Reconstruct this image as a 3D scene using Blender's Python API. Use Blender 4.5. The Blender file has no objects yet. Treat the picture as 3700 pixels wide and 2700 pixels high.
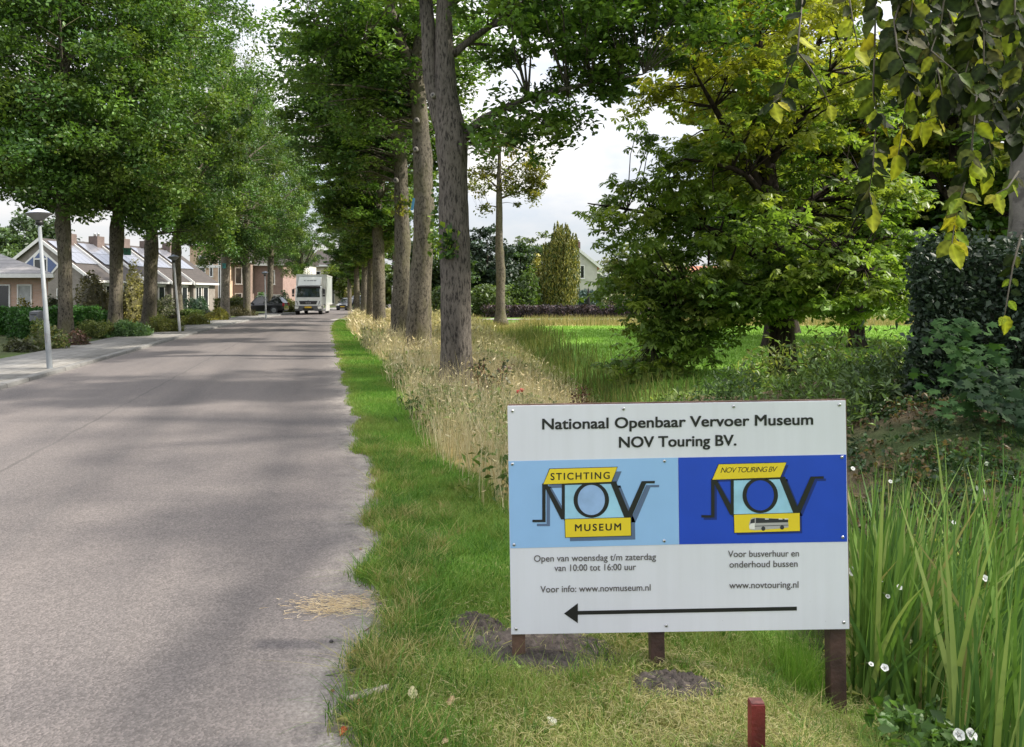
import bpy, math, random
import numpy as np
from mathutils import Vector
SC = bpy.context.scene
COL = SC.collection

# ------------------------------------------------------------------ camera, sky, sun, exposure
F, CX, HY, CAMH = 2700.0, 1850.0, 1074.0, 1.55      # focal length, centre column, horizon row (in photo pixels), eye height
cam = bpy.data.objects.new('camera', bpy.data.cameras.new('camera'))
COL.objects.link(cam)
cam.location = (0, 0, CAMH)
cam.rotation_euler = (math.radians(90), 0, 0)
cam.data.sensor_width = 36.0
cam.data.lens = 36.0 * F / 3700.0
cam.data.shift_y = (HY - 1350.0) / 3700.0
cam.data.clip_start = 0.05
cam.data.clip_end = 3000
SC.camera = cam

SUN_AZ, SUN_EL = math.radians(89), math.radians(43)   # azimuth clockwise from +Y
world = bpy.data.worlds.new('World')
SC.world = world
world.use_nodes = True
wn, wl = world.node_tree.nodes, world.node_tree.links
wn.clear()
w_out = wn.new('ShaderNodeOutputWorld')
w_bg = wn.new('ShaderNodeBackground'); w_bg.inputs['Strength'].default_value = 0.12
w_sky = wn.new('ShaderNodeTexSky'); w_sky.sky_type = 'NISHITA'; w_sky.sun_disc = False
w_sky.sun_elevation = SUN_EL; w_sky.sun_rotation = SUN_AZ
w_tc = wn.new('ShaderNodeTexCoord')
w_map = wn.new('ShaderNodeMapping'); w_map.inputs['Scale'].default_value = (1.6, 1.6, 4.2)
w_noi = wn.new('ShaderNodeTexNoise'); w_noi.inputs['Scale'].default_value = 2.1; w_noi.inputs['Detail'].default_value = 8
w_noi.inputs['Roughness'].default_value = 0.55
w_r = wn.new('ShaderNodeValToRGB')
w_r.color_ramp.elements[0].position = 0.30; w_r.color_ramp.elements[0].color = (0.62, 0.62, 0.62, 1)
w_r.color_ramp.elements[1].position = 0.60; w_r.color_ramp.elements[1].color = (1, 1, 1, 1)
w_r2 = wn.new('ShaderNodeValToRGB')
w_r2.color_ramp.elements[0].position = 0.36; w_r2.color_ramp.elements[0].color = (8.2, 8.7, 9.9, 1)
w_r2.color_ramp.elements[1].position = 0.66; w_r2.color_ramp.elements[1].color = (13.5, 13.2, 12.8, 1)
w_mix = wn.new('ShaderNodeMix'); w_mix.data_type = 'RGBA'
wl.new(w_tc.outputs['Generated'], w_map.inputs['Vector'])
wl.new(w_map.outputs['Vector'], w_noi.inputs['Vector'])
wl.new(w_noi.outputs['Fac'], w_r.inputs['Fac'])
wl.new(w_noi.outputs['Fac'], w_r2.inputs['Fac'])
wl.new(w_r.outputs['Color'], w_mix.inputs[0])
wl.new(w_sky.outputs['Color'], w_mix.inputs[6])
wl.new(w_r2.outputs['Color'], w_mix.inputs[7])
# a bright cloud deck is dimmer towards the horizon than overhead
w_sep = wn.new('ShaderNodeSeparateXYZ'); wl.new(w_tc.outputs['Generated'], w_sep.inputs[0])
w_ma = wn.new('ShaderNodeMath'); w_ma.operation = 'MULTIPLY_ADD'; w_ma.inputs[1].default_value = 0.95; w_ma.inputs[2].default_value = 0.30; w_ma.use_clamp = False
w_mx = wn.new('ShaderNodeMath'); w_mx.operation = 'MAXIMUM'; w_mx.inputs[1].default_value = 0.0
wl.new(w_sep.outputs[2], w_mx.inputs[0]); wl.new(w_mx.outputs[0], w_ma.inputs[0])
w_vm = wn.new('ShaderNodeVectorMath'); w_vm.operation = 'SCALE'
wl.new(w_r2.outputs['Color'], w_vm.inputs[0]); wl.new(w_ma.outputs[0], w_vm.inputs['Scale'])
wl.new(w_vm.outputs[0], w_mix.inputs[7])
wl.new(w_mix.outputs[2], w_bg.inputs['Color'])
wl.new(w_bg.outputs['Background'], w_out.inputs['Surface'])

sun = bpy.data.objects.new('sun', bpy.data.lights.new('sun', 'SUN'))
COL.objects.link(sun)
sun.data.energy = 5.0
sun.data.angle = math.radians(2.0)
sun.data.color = (1.0, 0.93, 0.82)
sun_dir = Vector((math.cos(SUN_EL) * math.sin(SUN_AZ), math.cos(SUN_EL) * math.cos(SUN_AZ), math.sin(SUN_EL)))
sun.rotation_euler = sun_dir.to_track_quat('Z', 'Y').to_euler()
sun.location = (40, 10, 40)

SC.view_settings.view_transform = 'Standard'
SC.view_settings.look = 'None'
SC.view_settings.exposure = 0.78
SC.view_settings.gamma = 1.0
SC.render.engine = 'CYCLES'
SC.cycles.max_bounces = 6
SC.cycles.diffuse_bounces = 3
SC.cycles.glossy_bounces = 2
SC.cycles.transmission_bounces = 4
SC.cycles.transparent_max_bounces = 4
SC.cycles.use_denoising = True

# ------------------------------------------------------------------ small maths
def at(px, d, py=None):
    """photo column (and row) at camera depth d -> world point"""
    x = (px - CX) * d / F
    return (x, d) if py is None else (x, d, CAMH - (py - HY) * d / F)
def on_ground(px, py, z=0.0):
    d = F * (CAMH - z) / (py - HY)
    return ((px - CX) * d / F, d)
RA = math.radians(14.2)
RDX, RDY, RRX, RRY = -math.sin(RA), math.cos(RA), math.cos(RA), math.sin(RA)
def bend(u):
    u = np.asarray(u, dtype=float)
    t = np.clip(u - 33, 0, 55)
    return 0.0016 * t * t + np.clip(u - 88, 0, None) * 0.176
def R(u, v):
    """road frame (u along the road, v to its right) -> world x, y"""
    w = v + bend(u)
    return u * RDX + w * RRX, u * RDY + w * RRY
def inv(x, y):
    u = x * RDX + y * RDY
    return u, x * RRX + y * RRY - bend(u)
def sm(a, b, x):
    t = np.clip((np.asarray(x, dtype=float) - a) / (b - a), 0, 1)
    return t * t * (3 - 2 * t)
def wob(x, y, s=1.0, k=0):
    return (np.sin(x * 1.7 * s + y * .9 * s + k) + np.sin(x * -1.1 * s + y * 2.3 * s + 1.7 + k) + np.sin(x * 3.1 * s + y * 2.7 * s + 4.1 * k)) / 3
def road_edge(u):
    u = np.asarray(u, dtype=float)
    return 0.40 - 0.30 * (1 - sm(2.6, 5.6, u)) + 0.05 * np.sin(u * 2.1) + 0.04 * np.sin(u * 5.3 + 1) + 0.02 * np.sin(u * 13.1)
DY = [-20, 0, 3.3, 6, 10, 16, 26, 36, 46, 60]
DX = [4, 2.8, 2.35, 1.7, 1.2, 1.0, .4, 0.0, -.6, -1.5]
def gz(x, y):
    x = np.asarray(x, dtype=float); y = np.asarray(y, dtype=float)
    u, v = inv(x, y)
    xc = np.interp(y, DY, DX)
    z = -.52 * np.exp(-((x - xc) / np.interp(y, [4, 6], [1.12, .95])) ** 2) * (1 - sm(44, 50, y)) * sm(.9, 2.2, v)
    z = z + .56 * sm(2.2, 4.2, x) * sm(4.0, 7.2, y) * (1 - sm(9, 12, y)) * (1 - sm(14, 22, x))
    z = z - .075 * np.exp(-((x - .45) / .95) ** 2 - ((y - 3.3) / 1.1) ** 2) * sm(.3, .8, v)
    z = z + .018 * wob(x, y, 1.3) * sm(.4, 1.4, v)
    z = z - .07 * sm(-8.0, -7.5, v) * (1 - sm(-.22, -.04, v - road_edge(u))) + .012 * np.exp(-((v - road_edge(u) - .04) / .12) ** 2) + .06 * (1 - sm(-8.0, -7.5, v))
    return z
def gz1(x, y): return float(gz(x, y))

# ------------------------------------------------------------------ object bookkeeping
def tag(o, label=None, cat=None, group=None, kind=None):
    if label: o['label'] = label
    if cat: o['category'] = cat
    if group: o['group'] = group
    if kind: o['kind'] = kind
    return o
def thing(name, label, cat, loc=(0, 0, 0), rz=0.0, group=None):
    o = bpy.data.objects.new(name, None)
    COL.objects.link(o)
    o.location = loc; o.rotation_euler = (0, 0, rz)
    o.empty_display_size = .2
    return tag(o, label, cat, group)
def copy_tree(o, parent=None):
    c = o.copy(); COL.objects.link(c)
    if parent: c.parent = parent
    for ch in list(o.children): copy_tree(ch, c)
    return c
def np_mesh(name, V, T, mat, parent=None, col=None, smooth=False, loc=None):
    me = bpy.data.meshes.new(name)
    V = np.ascontiguousarray(V, dtype=np.float32); T = np.ascontiguousarray(T, dtype=np.int32)
    m, k = T.shape
    me.vertices.add(len(V)); me.vertices.foreach_set('co', V.ravel())
    me.loops.add(m * k); me.loops.foreach_set('vertex_index', T.ravel())
    me.polygons.add(m); me.polygons.foreach_set('loop_start', np.arange(0, m * k, k, dtype=np.int32))
    if smooth: me.polygons.foreach_set('use_smooth', np.ones(m, dtype=bool))
    me.update(calc_edges=True)
    if col is not None:
        a = me.attributes.new('tint', 'FLOAT_COLOR', 'POINT')
        c4 = np.ones((len(V), 4), dtype=np.float32); c4[:, :3] = np.clip(col, 0.002, 1)
        a.data.foreach_set('color', c4.ravel())
    me.materials.append(mat)
    o = bpy.data.objects.new(name, me); COL.objects.link(o)
    if parent: o.parent = parent
    if loc is not None: o.location = loc
    return o

class MB:
    def __init__(s): s.v = []; s.f = []; s.m = []; s.mi = 0; s.uv = None
    def add(s, V, Fc):
        b = len(s.v); s.v += [tuple(p) for p in V]
        for f in Fc: s.f.append([b + i for i in f]); s.m.append(s.mi)
        return s
    def box(s, x0, x1, y0, y1, z0, z1, top=None):
        """top = (dx, dy) inset of the upper face"""
        a, b = top or (0, 0)
        V = [(x0, y0, z0), (x1, y0, z0), (x1, y1, z0), (x0, y1, z0), (x0 + a, y0 + b, z1), (x1 - a, y0 + b, z1), (x1 - a, y1 - b, z1), (x0 + a, y1 - b, z1)]
        return s.add(V, [(3, 2, 1, 0), (4, 5, 6, 7), (0, 1, 5, 4), (1, 2, 6, 5), (2, 3, 7, 6), (3, 0, 4, 7)])
    def prism(s, poly, a, b, axis='y'):
        """polygon in the two other axes, extruded from a to b along axis"""
        n = len(poly); V = []
        for t in (a, b):
            for p, q in poly:
                V.append({'x': (t, p, q), 'y': (p, t, q), 'z': (p, q, t)}[axis])
        Fc = [tuple(range(n)), tuple(range(2 * n - 1, n - 1, -1))] + [(i, i + n, (i + 1) % n + n, (i + 1) % n) for i in range(n)]
        return s.add(V, Fc)
    def tube(s, pts, rad, seg=8, caps=True, jit=0.0, rng=None):
        pts = [Vector(p) for p in pts]; n = len(pts)
        if not hasattr(rad, '__len__'): rad = [rad] * n
        V = []; ref = Vector((1, 0, 0))
        for i, p in enumerate(pts):
            t = (pts[min(i + 1, n - 1)] - pts[max(i - 1, 0)]).normalized()
            if abs(t.dot(ref)) > .95: ref = Vector((0, 1, 0))
            a = (ref - t * ref.dot(t)).normalized(); b = t.cross(a); ref = a
            for k in range(seg):
                an = 2 * math.pi * k / seg
                r = rad[i] * (1 + (rng.uniform(-jit, jit) if jit else 0))
                V.append(p + (a * math.cos(an) + b * math.sin(an)) * r)
        Fc = [(i * seg + k, i * seg + (k + 1) % seg, (i + 1) * seg + (k + 1) % seg, (i + 1) * seg + k) for i in range(n - 1) for k in range(seg)]
        if caps: Fc += [tuple(range(seg - 1, -1, -1)), tuple(range((n - 1) * seg, n * seg))]
        return s.add(V, Fc)
    def lathe(s, prof, seg=16, c=(0, 0, 0), sx=1, sy=1):
        V = []; n = len(prof)
        for r, z in prof:
            for k in range(seg):
                an = 2 * math.pi * k / seg
                V.append((c[0] + r * math.cos(an) * sx, c[1] + r * math.sin(an) * sy, c[2] + z))
        Fc = [(i * seg + k, i * seg + (k + 1) % seg, (i + 1) * seg + (k + 1) % seg, (i + 1) * seg + k) for i in range(n - 1) for k in range(seg)]
        Fc += [tuple(range(seg - 1, -1, -1)), tuple(range((n - 1) * seg, n * seg))]
        return s.add(V, Fc)
    def wheel(s, c, r, w, seg=18):
        """disc around the x axis"""
        V = []
        for t, rr in ((-w / 2, r * .92), (-w * .38, r), (w * .38, r), (w / 2, r * .92)):
            for k in range(seg):
                an = 2 * math.pi * k / seg
                V.append((c[0] + t, c[1] + rr * math.cos(an), c[2] + rr * math.sin(an)))
        Fc = [(i * seg + k, i * seg + (k + 1) % seg, (i + 1) * seg + (k + 1) % seg, (i + 1) * seg + k) for i in range(3) for k in range(seg)]
        Fc += [tuple(range(seg - 1, -1, -1)), tuple(range(3 * seg, 4 * seg))]
        return s.add(V, Fc)
    def build(s, name, mats, parent=None, smooth=False, loc=None, bevel=0, rz=None):
        me = bpy.data.meshes.new(name); me.from_pydata(s.v, [], s.f)
        if not isinstance(mats, (list, tuple)): mats = [mats]
        for m in mats: me.materials.append(m)
        me.polygons.foreach_set('material_index', s.m)
        import bmesh
        bm = bmesh.new(); bm.from_mesh(me); bmesh.ops.recalc_face_normals(bm, faces=bm.faces)
        if bevel: bmesh.ops.bevel(bm, geom=bm.edges[:], offset=bevel, segments=2, affect='EDGES', profile=.6, clamp_overlap=True)
        bm.to_mesh(me); bm.free()
        if smooth: me.polygons.foreach_set('use_smooth', [True] * len(me.polygons))
        me.update()
        o = bpy.data.objects.new(name, me); COL.objects.link(o)
        if parent: o.parent = parent
        if loc is not None: o.location = loc
        if rz is not None: o.rotation_euler = (0, 0, rz)
        return o

# ------------------------------------------------------------------ materials
def newmat(name):
    m = bpy.data.materials.new(name); m.use_nodes = True
    nt = m.node_tree; nt.nodes.clear()
    out = nt.nodes.new('ShaderNodeOutputMaterial'); b = nt.nodes.new('ShaderNodeBsdfPrincipled')
    nt.links.new(b.outputs[0], out.inputs['Surface'])
    return m, nt, b, out
def nd(nt, t, **kw):
    n = nt.nodes.new(t)
    for k, v in kw.items():
        if k in n.inputs: n.inputs[k].default_value = v
        else: setattr(n, k, v)
    return n
def ramp(nt, fac, stops):
    r = nt.nodes.new('ShaderNodeValToRGB'); e = r.color_ramp.elements
    while len(e) < len(stops): e.new(.5)
    for i, (p, c) in enumerate(stops):
        e[i].position = p; e[i].color = (*c, 1) if len(c) == 3 else c
    nt.links.new(fac, r.inputs['Fac']); return r.outputs['Color']
def mixc(nt, fac, a, b, mode='MIX'):
    m = nt.nodes.new('ShaderNodeMix'); m.data_type = 'RGBA'; m.blend_type = mode
    for s, v in ((m.inputs[0], fac), (m.inputs[6], a), (m.inputs[7], b)):
        if hasattr(v, 'links'): nt.links.new(v, s)
        elif hasattr(v, '__len__'): s.default_value = (*v, 1)
        else: s.default_value = v
    return m.outputs[2]
def bump(nt, bsdf, h, strength=.4, dist=.02):
    b = nd(nt, 'ShaderNodeBump', Strength=strength, Distance=dist)
    nt.links.new(h, b.inputs['Height']); nt.links.new(b.outputs[0], bsdf.inputs['Normal'])
def noise(nt, vec=None, scale=5.0, detail=4.0, rough=.55):
    n = nd(nt, 'ShaderNodeTexNoise', Scale=scale, Detail=detail, Roughness=rough)
    if vec is not None: nt.links.new(vec, n.inputs['Vector'])
    return n.outputs['Fac']
def coords(nt, which='Object', scale=(1, 1, 1)):
    tc = nt.nodes.new('ShaderNodeTexCoord')
    if scale == (1, 1, 1): return tc.outputs[which]
    mp = nd(nt, 'ShaderNodeMapping', Scale=scale); nt.links.new(tc.outputs[which], mp.inputs['Vector']); return mp.outputs[0]
def plain(name, c, rough=.6, var=.18, scale=6.0, metal=0.0, bmp=0.0, c2=None, spec=.5):
    m, nt, b, o = newmat(name)
    co = coords(nt)
    f = noise(nt, co, scale, 5)
    c2 = c2 or tuple(max(0, x * (1 - var * 1.6)) for x in c)
    hi = tuple(min(1, x * (1 + var * .5)) for x in c)
    nt.links.new(ramp(nt, f, [(.3, c2), (.7, hi)]), b.inputs['Base Color'])
    b.inputs['Roughness'].default_value = rough; b.inputs['Metallic'].default_value = metal
    b.inputs['Specular IOR Level'].default_value = spec
    if bmp: bump(nt, b, noise(nt, co, scale * 6, 3), bmp, .01)
    return m
def leafmat(name, trans=.35, rough=.45, spec=.35, warm=(1.25, 1.3, .55)):
    m, nt, b, out = newmat(name)
    a = nd(nt, 'ShaderNodeAttribute', attribute_name='tint')
    nt.links.new(a.outputs['Color'], b.inputs['Base Color'])
    b.inputs['Roughness'].default_value = rough; b.inputs['Specular IOR Level'].default_value = spec
    t = nt.nodes.new('ShaderNodeBsdfTranslucent')
    nt.links.new(mixc(nt, 1.0, a.outputs['Color'], warm, 'MULTIPLY'), t.inputs['Color'])
    ms = nt.nodes.new('ShaderNodeMixShader'); ms.inputs[0].default_value = trans
    nt.links.new(b.outputs[0], ms.inputs[1]); nt.links.new(t.outputs[0], ms.inputs[2])
    nt.links.new(ms.outputs[0], out.inputs['Surface'])
    return m
def barkmat(name, dark, light, moss=None, sxy=16, sz=2.6):
    m, nt, b, out = newmat(name)
    co = coords(nt, 'Object', (sxy, sxy, sz))
    f1 = noise(nt, co, 1.0, 8, .68)
    big = noise(nt, coords(nt), 1.3, 4)
    c = ramp(nt, f1, [(.40, dark), (.48, tuple(a * .35 + q * .65 for a, q in zip(dark, light))), (.62, light)])
    c = mixc(nt, .55, c, ramp(nt, big, [(.3, (.55, .55, .55)), (.7, (1.25, 1.22, 1.15))]), 'MULTIPLY')
    if moss: c = mixc(nt, ramp(nt, noise(nt, coords(nt, 'Object', (1, 1, .35)), 2.2, 5), [(.48, (0, 0, 0)), (.66, (.8, .8, .8))]), c, moss)
    nt.links.new(c, b.inputs['Base Color'])
    b.inputs['Roughness'].default_value = .9; b.inputs['Specular IOR Level'].default_value = .15
    bump(nt, b, f1, .9, .03)
    return m
LEAF = leafmat('leaf'); LEAF_DULL = leafmat('evergreen leaf', .15, .5, .4, (1.1, 1.15, .6)); BLADE = leafmat('grass blade', .3, .6, .2, (1.1, 1.15, .7))
BEECHLEAF = leafmat('beech leaf', .5, .6, .12, (1.25, 1.2, .45))
BARK = barkmat('grey bark', (.034, .031, .028), (.150, .134, .118), None, 30, 8)
BARK_MOSS = barkmat('mossy bark', (.038, .034, .027), (.160, .142, .113), (.105, .10, .05), 18, 9)
BARK_DARK = barkmat('dark bark', (.012, .009, .008), (.05, .038, .032))
BARK_BEECH = barkmat('beech bark', (.13, .12, .115), (.24, .225, .21), None, 4, 5)
TWIG = plain('twig', (.10, .085, .06), .8)

# ------------------------------------------------------------------ leaf and blade clouds
def unit(a): return a / np.maximum(np.linalg.norm(a, axis=1, keepdims=True), 1e-6)
def leaves(rng, C, size, tint, up=1.0, droop=.25, aspect=.62, fold=.12, szvar=.5, jit=.2):
    n = len(C)
    N = unit(rng.normal(0, .6, (n, 3)) + np.array([0, 0, up]))
    D = rng.normal(0, 1, (n, 3)); D -= N * (D * N).sum(1, keepdims=True); D = unit(D); D[:, 2] -= droop; D = unit(D)
    T = unit(np.cross(N, D)); N = np.cross(D, T)
    s = (size * (1 + szvar * rng.uniform(-1, 1, n)))[:, None]
    V = np.empty((n, 4, 3))
    V[:, 0] = C - D * s * .5; V[:, 2] = C + D * s * .5
    V[:, 1] = C - D * s * .08 + T * s * aspect * .5 + N * s * fold
    V[:, 3] = C - D * s * .08 - T * s * aspect * .5 + N * s * fold
    b = (np.arange(n) * 4)[:, None]
    Tr = np.concatenate([b + [0, 1, 2], b + [0, 2, 3]])
    tn = tint * (1 + jit * rng.normal(0, 1, (n, 1)))
    return V.reshape(-1, 3), Tr, np.repeat(tn, 4, 0)
def palmate(rng, C, size, tint, k=5):
    """drooping hand-shaped leaves of k leaflets"""
    n = len(C)
    ax = unit(rng.normal(0, .35, (n, 3)) + np.array([0, 0, 1.0]))
    a = rng.normal(0, 1, (n, 3)); a -= ax * (a * ax).sum(1, keepdims=True); a = unit(a); b = np.cross(ax, a)
    Vs, Ts, Cs = [], [], []
    s = (size * rng.uniform(.7, 1.2, n))[:, None]
    for j in range(k):
        an = (j - (k - 1) / 2) * math.radians(250 / k) + rng.normal(0, .1, (n, 1))
        D = unit(a * np.cos(an) + b * np.sin(an) - ax * rng.uniform(.35, .8, (n, 1)))
        T = unit(np.cross(ax, D)); Nn = np.cross(D, T)
        L = s * (1 - .28 * abs(j - (k - 1) / 2) / ((k - 1) / 2))
        V = np.empty((n, 4, 3))
        V[:, 0] = C; V[:, 2] = C + D * L
        V[:, 1] = C + D * L * .65 + T * L * .2 + Nn * L * .04; V[:, 3] = C + D * L * .65 - T * L * .2 + Nn * L * .04
        bi = (np.arange(n) * 4)[:, None] + j * n * 4
        Vs.append(V.reshape(-1, 3)); Ts += [bi + [0, 1, 2], bi + [0, 2, 3]]
        Cs.append(np.repeat(tint * (1 + .12 * rng.normal(0, 1, (n, 1))), 4, 0))
    return np.concatenate(Vs), np.concatenate(Ts), np.concatenate(Cs)
def blades(rng, P, h, w, tint, lean=.35, curl=.3, seg=3, dirn=None, face=None):
    """grass ribbons standing on points P; h, w scalars or arrays"""
    n = len(P); h = np.broadcast_to(h, n)[:, None]; w = np.broadcast_to(w, n)[:, None]
    an = rng.uniform(0, 2 * np.pi, n)
    Ld = np.stack([np.cos(an), np.sin(an), np.zeros(n)], 1) * np.abs(rng.normal(0, lean, (n, 1)))
    if dirn is not None: Ld = Ld + np.array(dirn)
    wa = rng.uniform(0, np.pi, n) if face is None else rng.normal(0, face, n); Wd = np.stack([np.cos(wa), np.sin(wa) * .5, np.zeros(n)], 1)
    cu = curl * rng.uniform(.2, 1.4, (n, 1))
    k = 2 * seg + 1
    V = np.empty((n, k, 3))
    for i in range(seg + 1):
        t = i / seg
        c = P + (np.array([0, 0, 1.0]) * (t - .35 * cu * t * t) + Ld * (t * .6 + cu * t * t * 1.5)) * h
        if i < seg:
            ww = w * (1 - t) ** .6 * .5
            V[:, 2 * i] = c - Wd * ww; V[:, 2 * i + 1] = c + Wd * ww
        else: V[:, 2 * seg] = c
    b = (np.arange(n) * k)[:, None]; T = []
    for i in range(seg - 1):
        T += [b + [2 * i, 2 * i + 1, 2 * i + 3], b + [2 * i, 2 * i + 3, 2 * i + 2]]
    T.append(b + [2 * seg - 2, 2 * seg - 1, 2 * seg])
    return V.reshape(-1, 3), np.concatenate(T), np.repeat(tint, k, 0)
def join(parts):
    V, T, C, o = [], [], [], 0
    for v, t, c in parts:
        V.append(v); T.append(t + o); C.append(c); o += len(v)
    return np.concatenate(V), np.concatenate(T), np.concatenate(C)
def tints(rng, n, cols, w=None):
    cols = np.array(cols); i = rng.choice(len(cols), n, p=w)
    return cols[i]
def spline(pts, step):
    P = np.array(pts, dtype=float); out = []
    for i in range(len(P) - 1):
        p0, p1, p2, p3 = P[max(i - 1, 0)], P[i], P[i + 1], P[min(i + 2, len(P) - 1)]
        m = max(1, int(np.linalg.norm((p2 - p1)[:3]) / step))
        for j in range(m):
            t = j / m
            out.append(.5 * ((2 * p1) + (p2 - p0) * t + (2 * p0 - 5 * p1 + 4 * p2 - p3) * t * t + (3 * p1 - p0 - 3 * p2 + p3) * t ** 3))
    out.append(P[-1]); return np.array(out)
def bark_tube(mb, pts, rnd, seg=12, step=.25, rough=.05, flare=0.0, knots=0, smooth_end=True):
    S = spline(pts, step); n = len(S)
    V = []; ref = np.array([1.0, 0, 0]); ph = rnd.uniform(0, 6)
    kn = [(rnd.uniform(.15, .95), rnd.uniform(0, 6.28), rnd.uniform(.12, .34)) for _ in range(knots)]
    L = np.linalg.norm(S[-1, :3] - S[0, :3])
    for i in range(n):
        t = S[min(i + 1, n - 1), :3] - S[max(i - 1, 0), :3]; t /= np.linalg.norm(t) + 1e-9
        a = ref - t * ref.dot(t); a /= np.linalg.norm(a) + 1e-9; b = np.cross(t, a)
        for k in range(seg):
            an = 2 * math.pi * k / seg
            r = S[i, 3] * (1 + rough * (math.sin(3 * an + i * .35 + ph) * .6 + rnd.uniform(-.7, .7)))
            if flare: r *= 1 + flare * math.exp(-max(0, S[i, 2]) / .24) * (1 + .55 * math.sin(5 * an + ph)) + .035 * math.sin(7 * an + S[i, 2] * 1.3 + ph) * (1 if seg > 12 else .5)
            for kt, ka, kr in kn:
                dd = ((i / n - kt) * L / .16) ** 2 + (math.sin((an - ka) / 2) * 2 / .5) ** 2
                r *= 1 + kr * math.exp(-dd)
            V.append(S[i, :3] + (a * math.cos(an) + b * math.sin(an)) * r)
    Fc = [(i * seg + k, i * seg + (k + 1) % seg, (i + 1) * seg + (k + 1) % seg, (i + 1) * seg + k) for i in range(n - 1) for k in range(seg)]
    Fc += [tuple(range(seg - 1, -1, -1)), tuple(range((n - 1) * seg, n * seg))]
    mb.add(V, Fc)
    return S
def tree(name, label, base, stems, crown, nclump, nleaf, lsize, cols, seed, cat='tree', group=None, crad=.55, flat=.5, bark=None, leafm=None,
         palm=False, up=1.0, zmin=None, colw=None, trunkseg=14, knots=6, colfn=None, twigs=True, shell=.45, droop=.25, aspect=.62, hollow=0.0):
    """stems[0] is the trunk, the others limbs: lists of (x, y, z, r) from the base; crown: ellipsoids (x, y, z, rx, ry, rz, weight)"""
    rng = np.random.default_rng(seed); rnd = random.Random(seed)
    root = thing(name, label, cat, base, 0, group)
    mb = MB(); nodes = []
    for i, s in enumerate(stems):
        S = bark_tube(mb, s, rnd, trunkseg if i == 0 else 9, .25 if i == 0 else .35, .05 if i == 0 else .04, .35 if i == 0 else 0, knots if i == 0 else 0)
        nodes.append(S[len(S) // 3 if i == 0 else 1:])
    nodes = np.concatenate(nodes)
    cr = np.array(crown, dtype=float); p = cr[:, 6] / cr[:, 6].sum()
    idx = rng.choice(len(cr), nclump, p=p)
    d = unit(rng.normal(0, 1, (nclump, 3))) * (rng.uniform(hollow, 1, (nclump, 1)) ** shell)
    C = cr[idx, :3] + d * cr[idx, 3:6]
    if zmin is not None: C[:, 2] = np.maximum(C[:, 2], zmin + rng.uniform(-.5, 1.9, nclump))
    if twigs:
        for c in C:
            dd = np.linalg.norm(nodes[:, :3] - c, axis=1) + 1.2 * np.maximum(0, nodes[:, 2] - c[2])
            q = nodes[np.argmin(dd)]
            a = Vector(q[:3]); b = Vector(c); L = (b - a).length
            mid = (a + b) / 2 + Vector((rnd.uniform(-.1, .1), rnd.uniform(-.1, .1), rnd.uniform(.0, .2))) * L
            r0 = min(q[3] * .5, .012 + .012 * L)
            mb.tube([a, mid, b], [r0, r0 * .6, .006], 4, False)
    tr = mb.build('trunk', bark or BARK, root, smooth=True)
    n = nclump * nleaf
    ci = np.repeat(np.arange(nclump), nleaf)
    rad = crad * rng.uniform(.6, 1.35, nclump)
    off = unit(rng.normal(0, 1, (n, 3))) * (rng.uniform(0, 1, (n, 1)) ** .45) * np.array([1, 1, flat])
    P = C[ci] + off * rad[ci][:, None]
    base_c = tints(rng, nclump, cols, colw) * (1 + .16 * rng.normal(0, 1, (nclump, 1)))
    if colfn is not None: base_c = colfn(C, base_c, rng)
    tc = base_c[ci]
    V, T, K = (palmate(rng, P, lsize, tc) if palm else leaves(rng, P, lsize, tc, up, droop, aspect))
    np_mesh('crown', V, T, leafm or LEAF, root, K)
    return root
# ================================================================== THE SETTING
def grid_mesh(name, X, Y, Z, mat, uv=None, col=None, smooth=True):
    r, c = X.shape
    V = np.stack([X, Y, Z], -1).reshape(-1, 3)
    i = (np.arange(r - 1)[:, None] * c + np.arange(c - 1)[None]).ravel()[:, None]
    Q = i + np.array([0, 1, c + 1, c])
    o = np_mesh(name, V, Q, mat, None, col, smooth)
    if uv is not None:
        l = o.data.uv_layers.new(name='uv')
        l.data.foreach_set('uv', np.stack(uv, -1).reshape(-1, 2)[Q.ravel()].astype(np.float32).ravel())
    return o
rngG = np.random.default_rng(5)
GREEN, GREEN2, STRAW, SOIL, MEADOW = np.array([.095, .19, .03]), np.array([.17, .23, .055]), np.array([.40, .32, .15]), np.array([.075, .058, .045]), np.array([.19, .34, .06])
def meadow_w(x, y):
    xl = np.interp(y, [8, 15, 25, 36, 44], [3.4, 2.0, 1.4, .9, .2])
    return sm(0, .8, x - xl + .25 * wob(x, y, .9)) * sm(12.2, 13.6, y) * (1 - sm(39, 41, y + .5 * wob(x, y, .5)))
def dry_w(x, y):
    """tall straw-coloured grass under the row of trees"""
    u, v = inv(x, y)
    lo = np.interp(u, [0, 4.8, 5.6, 6.5, 8, 12, 16, 24, 40, 60], [3.0, 1.4, 1.05, .98, 1.0, 1.12, 1.3, 1.2, 1.1, 1.05])
    hi = np.interp(u, [0, 9, 14, 24, 40, 60], [2.0, 3.3, 4.6, 6.0, 7.5, 7])
    return sm(-.12, .28, v - lo + .12 * wob(x, y, 1.1)) * (1 - sm(-.2, .6, v - hi)) * sm(4.6, 5.8, u)
def clip_w(x, y):
    """yellowed mown clippings around the sign"""
    return np.exp(-((x - .8) / .85) ** 2 - ((y - 2.9) / .6) ** 2) * (.55 + .45 * sm(-.5, .3, wob(x, y, 3.1, 1)))
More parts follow.
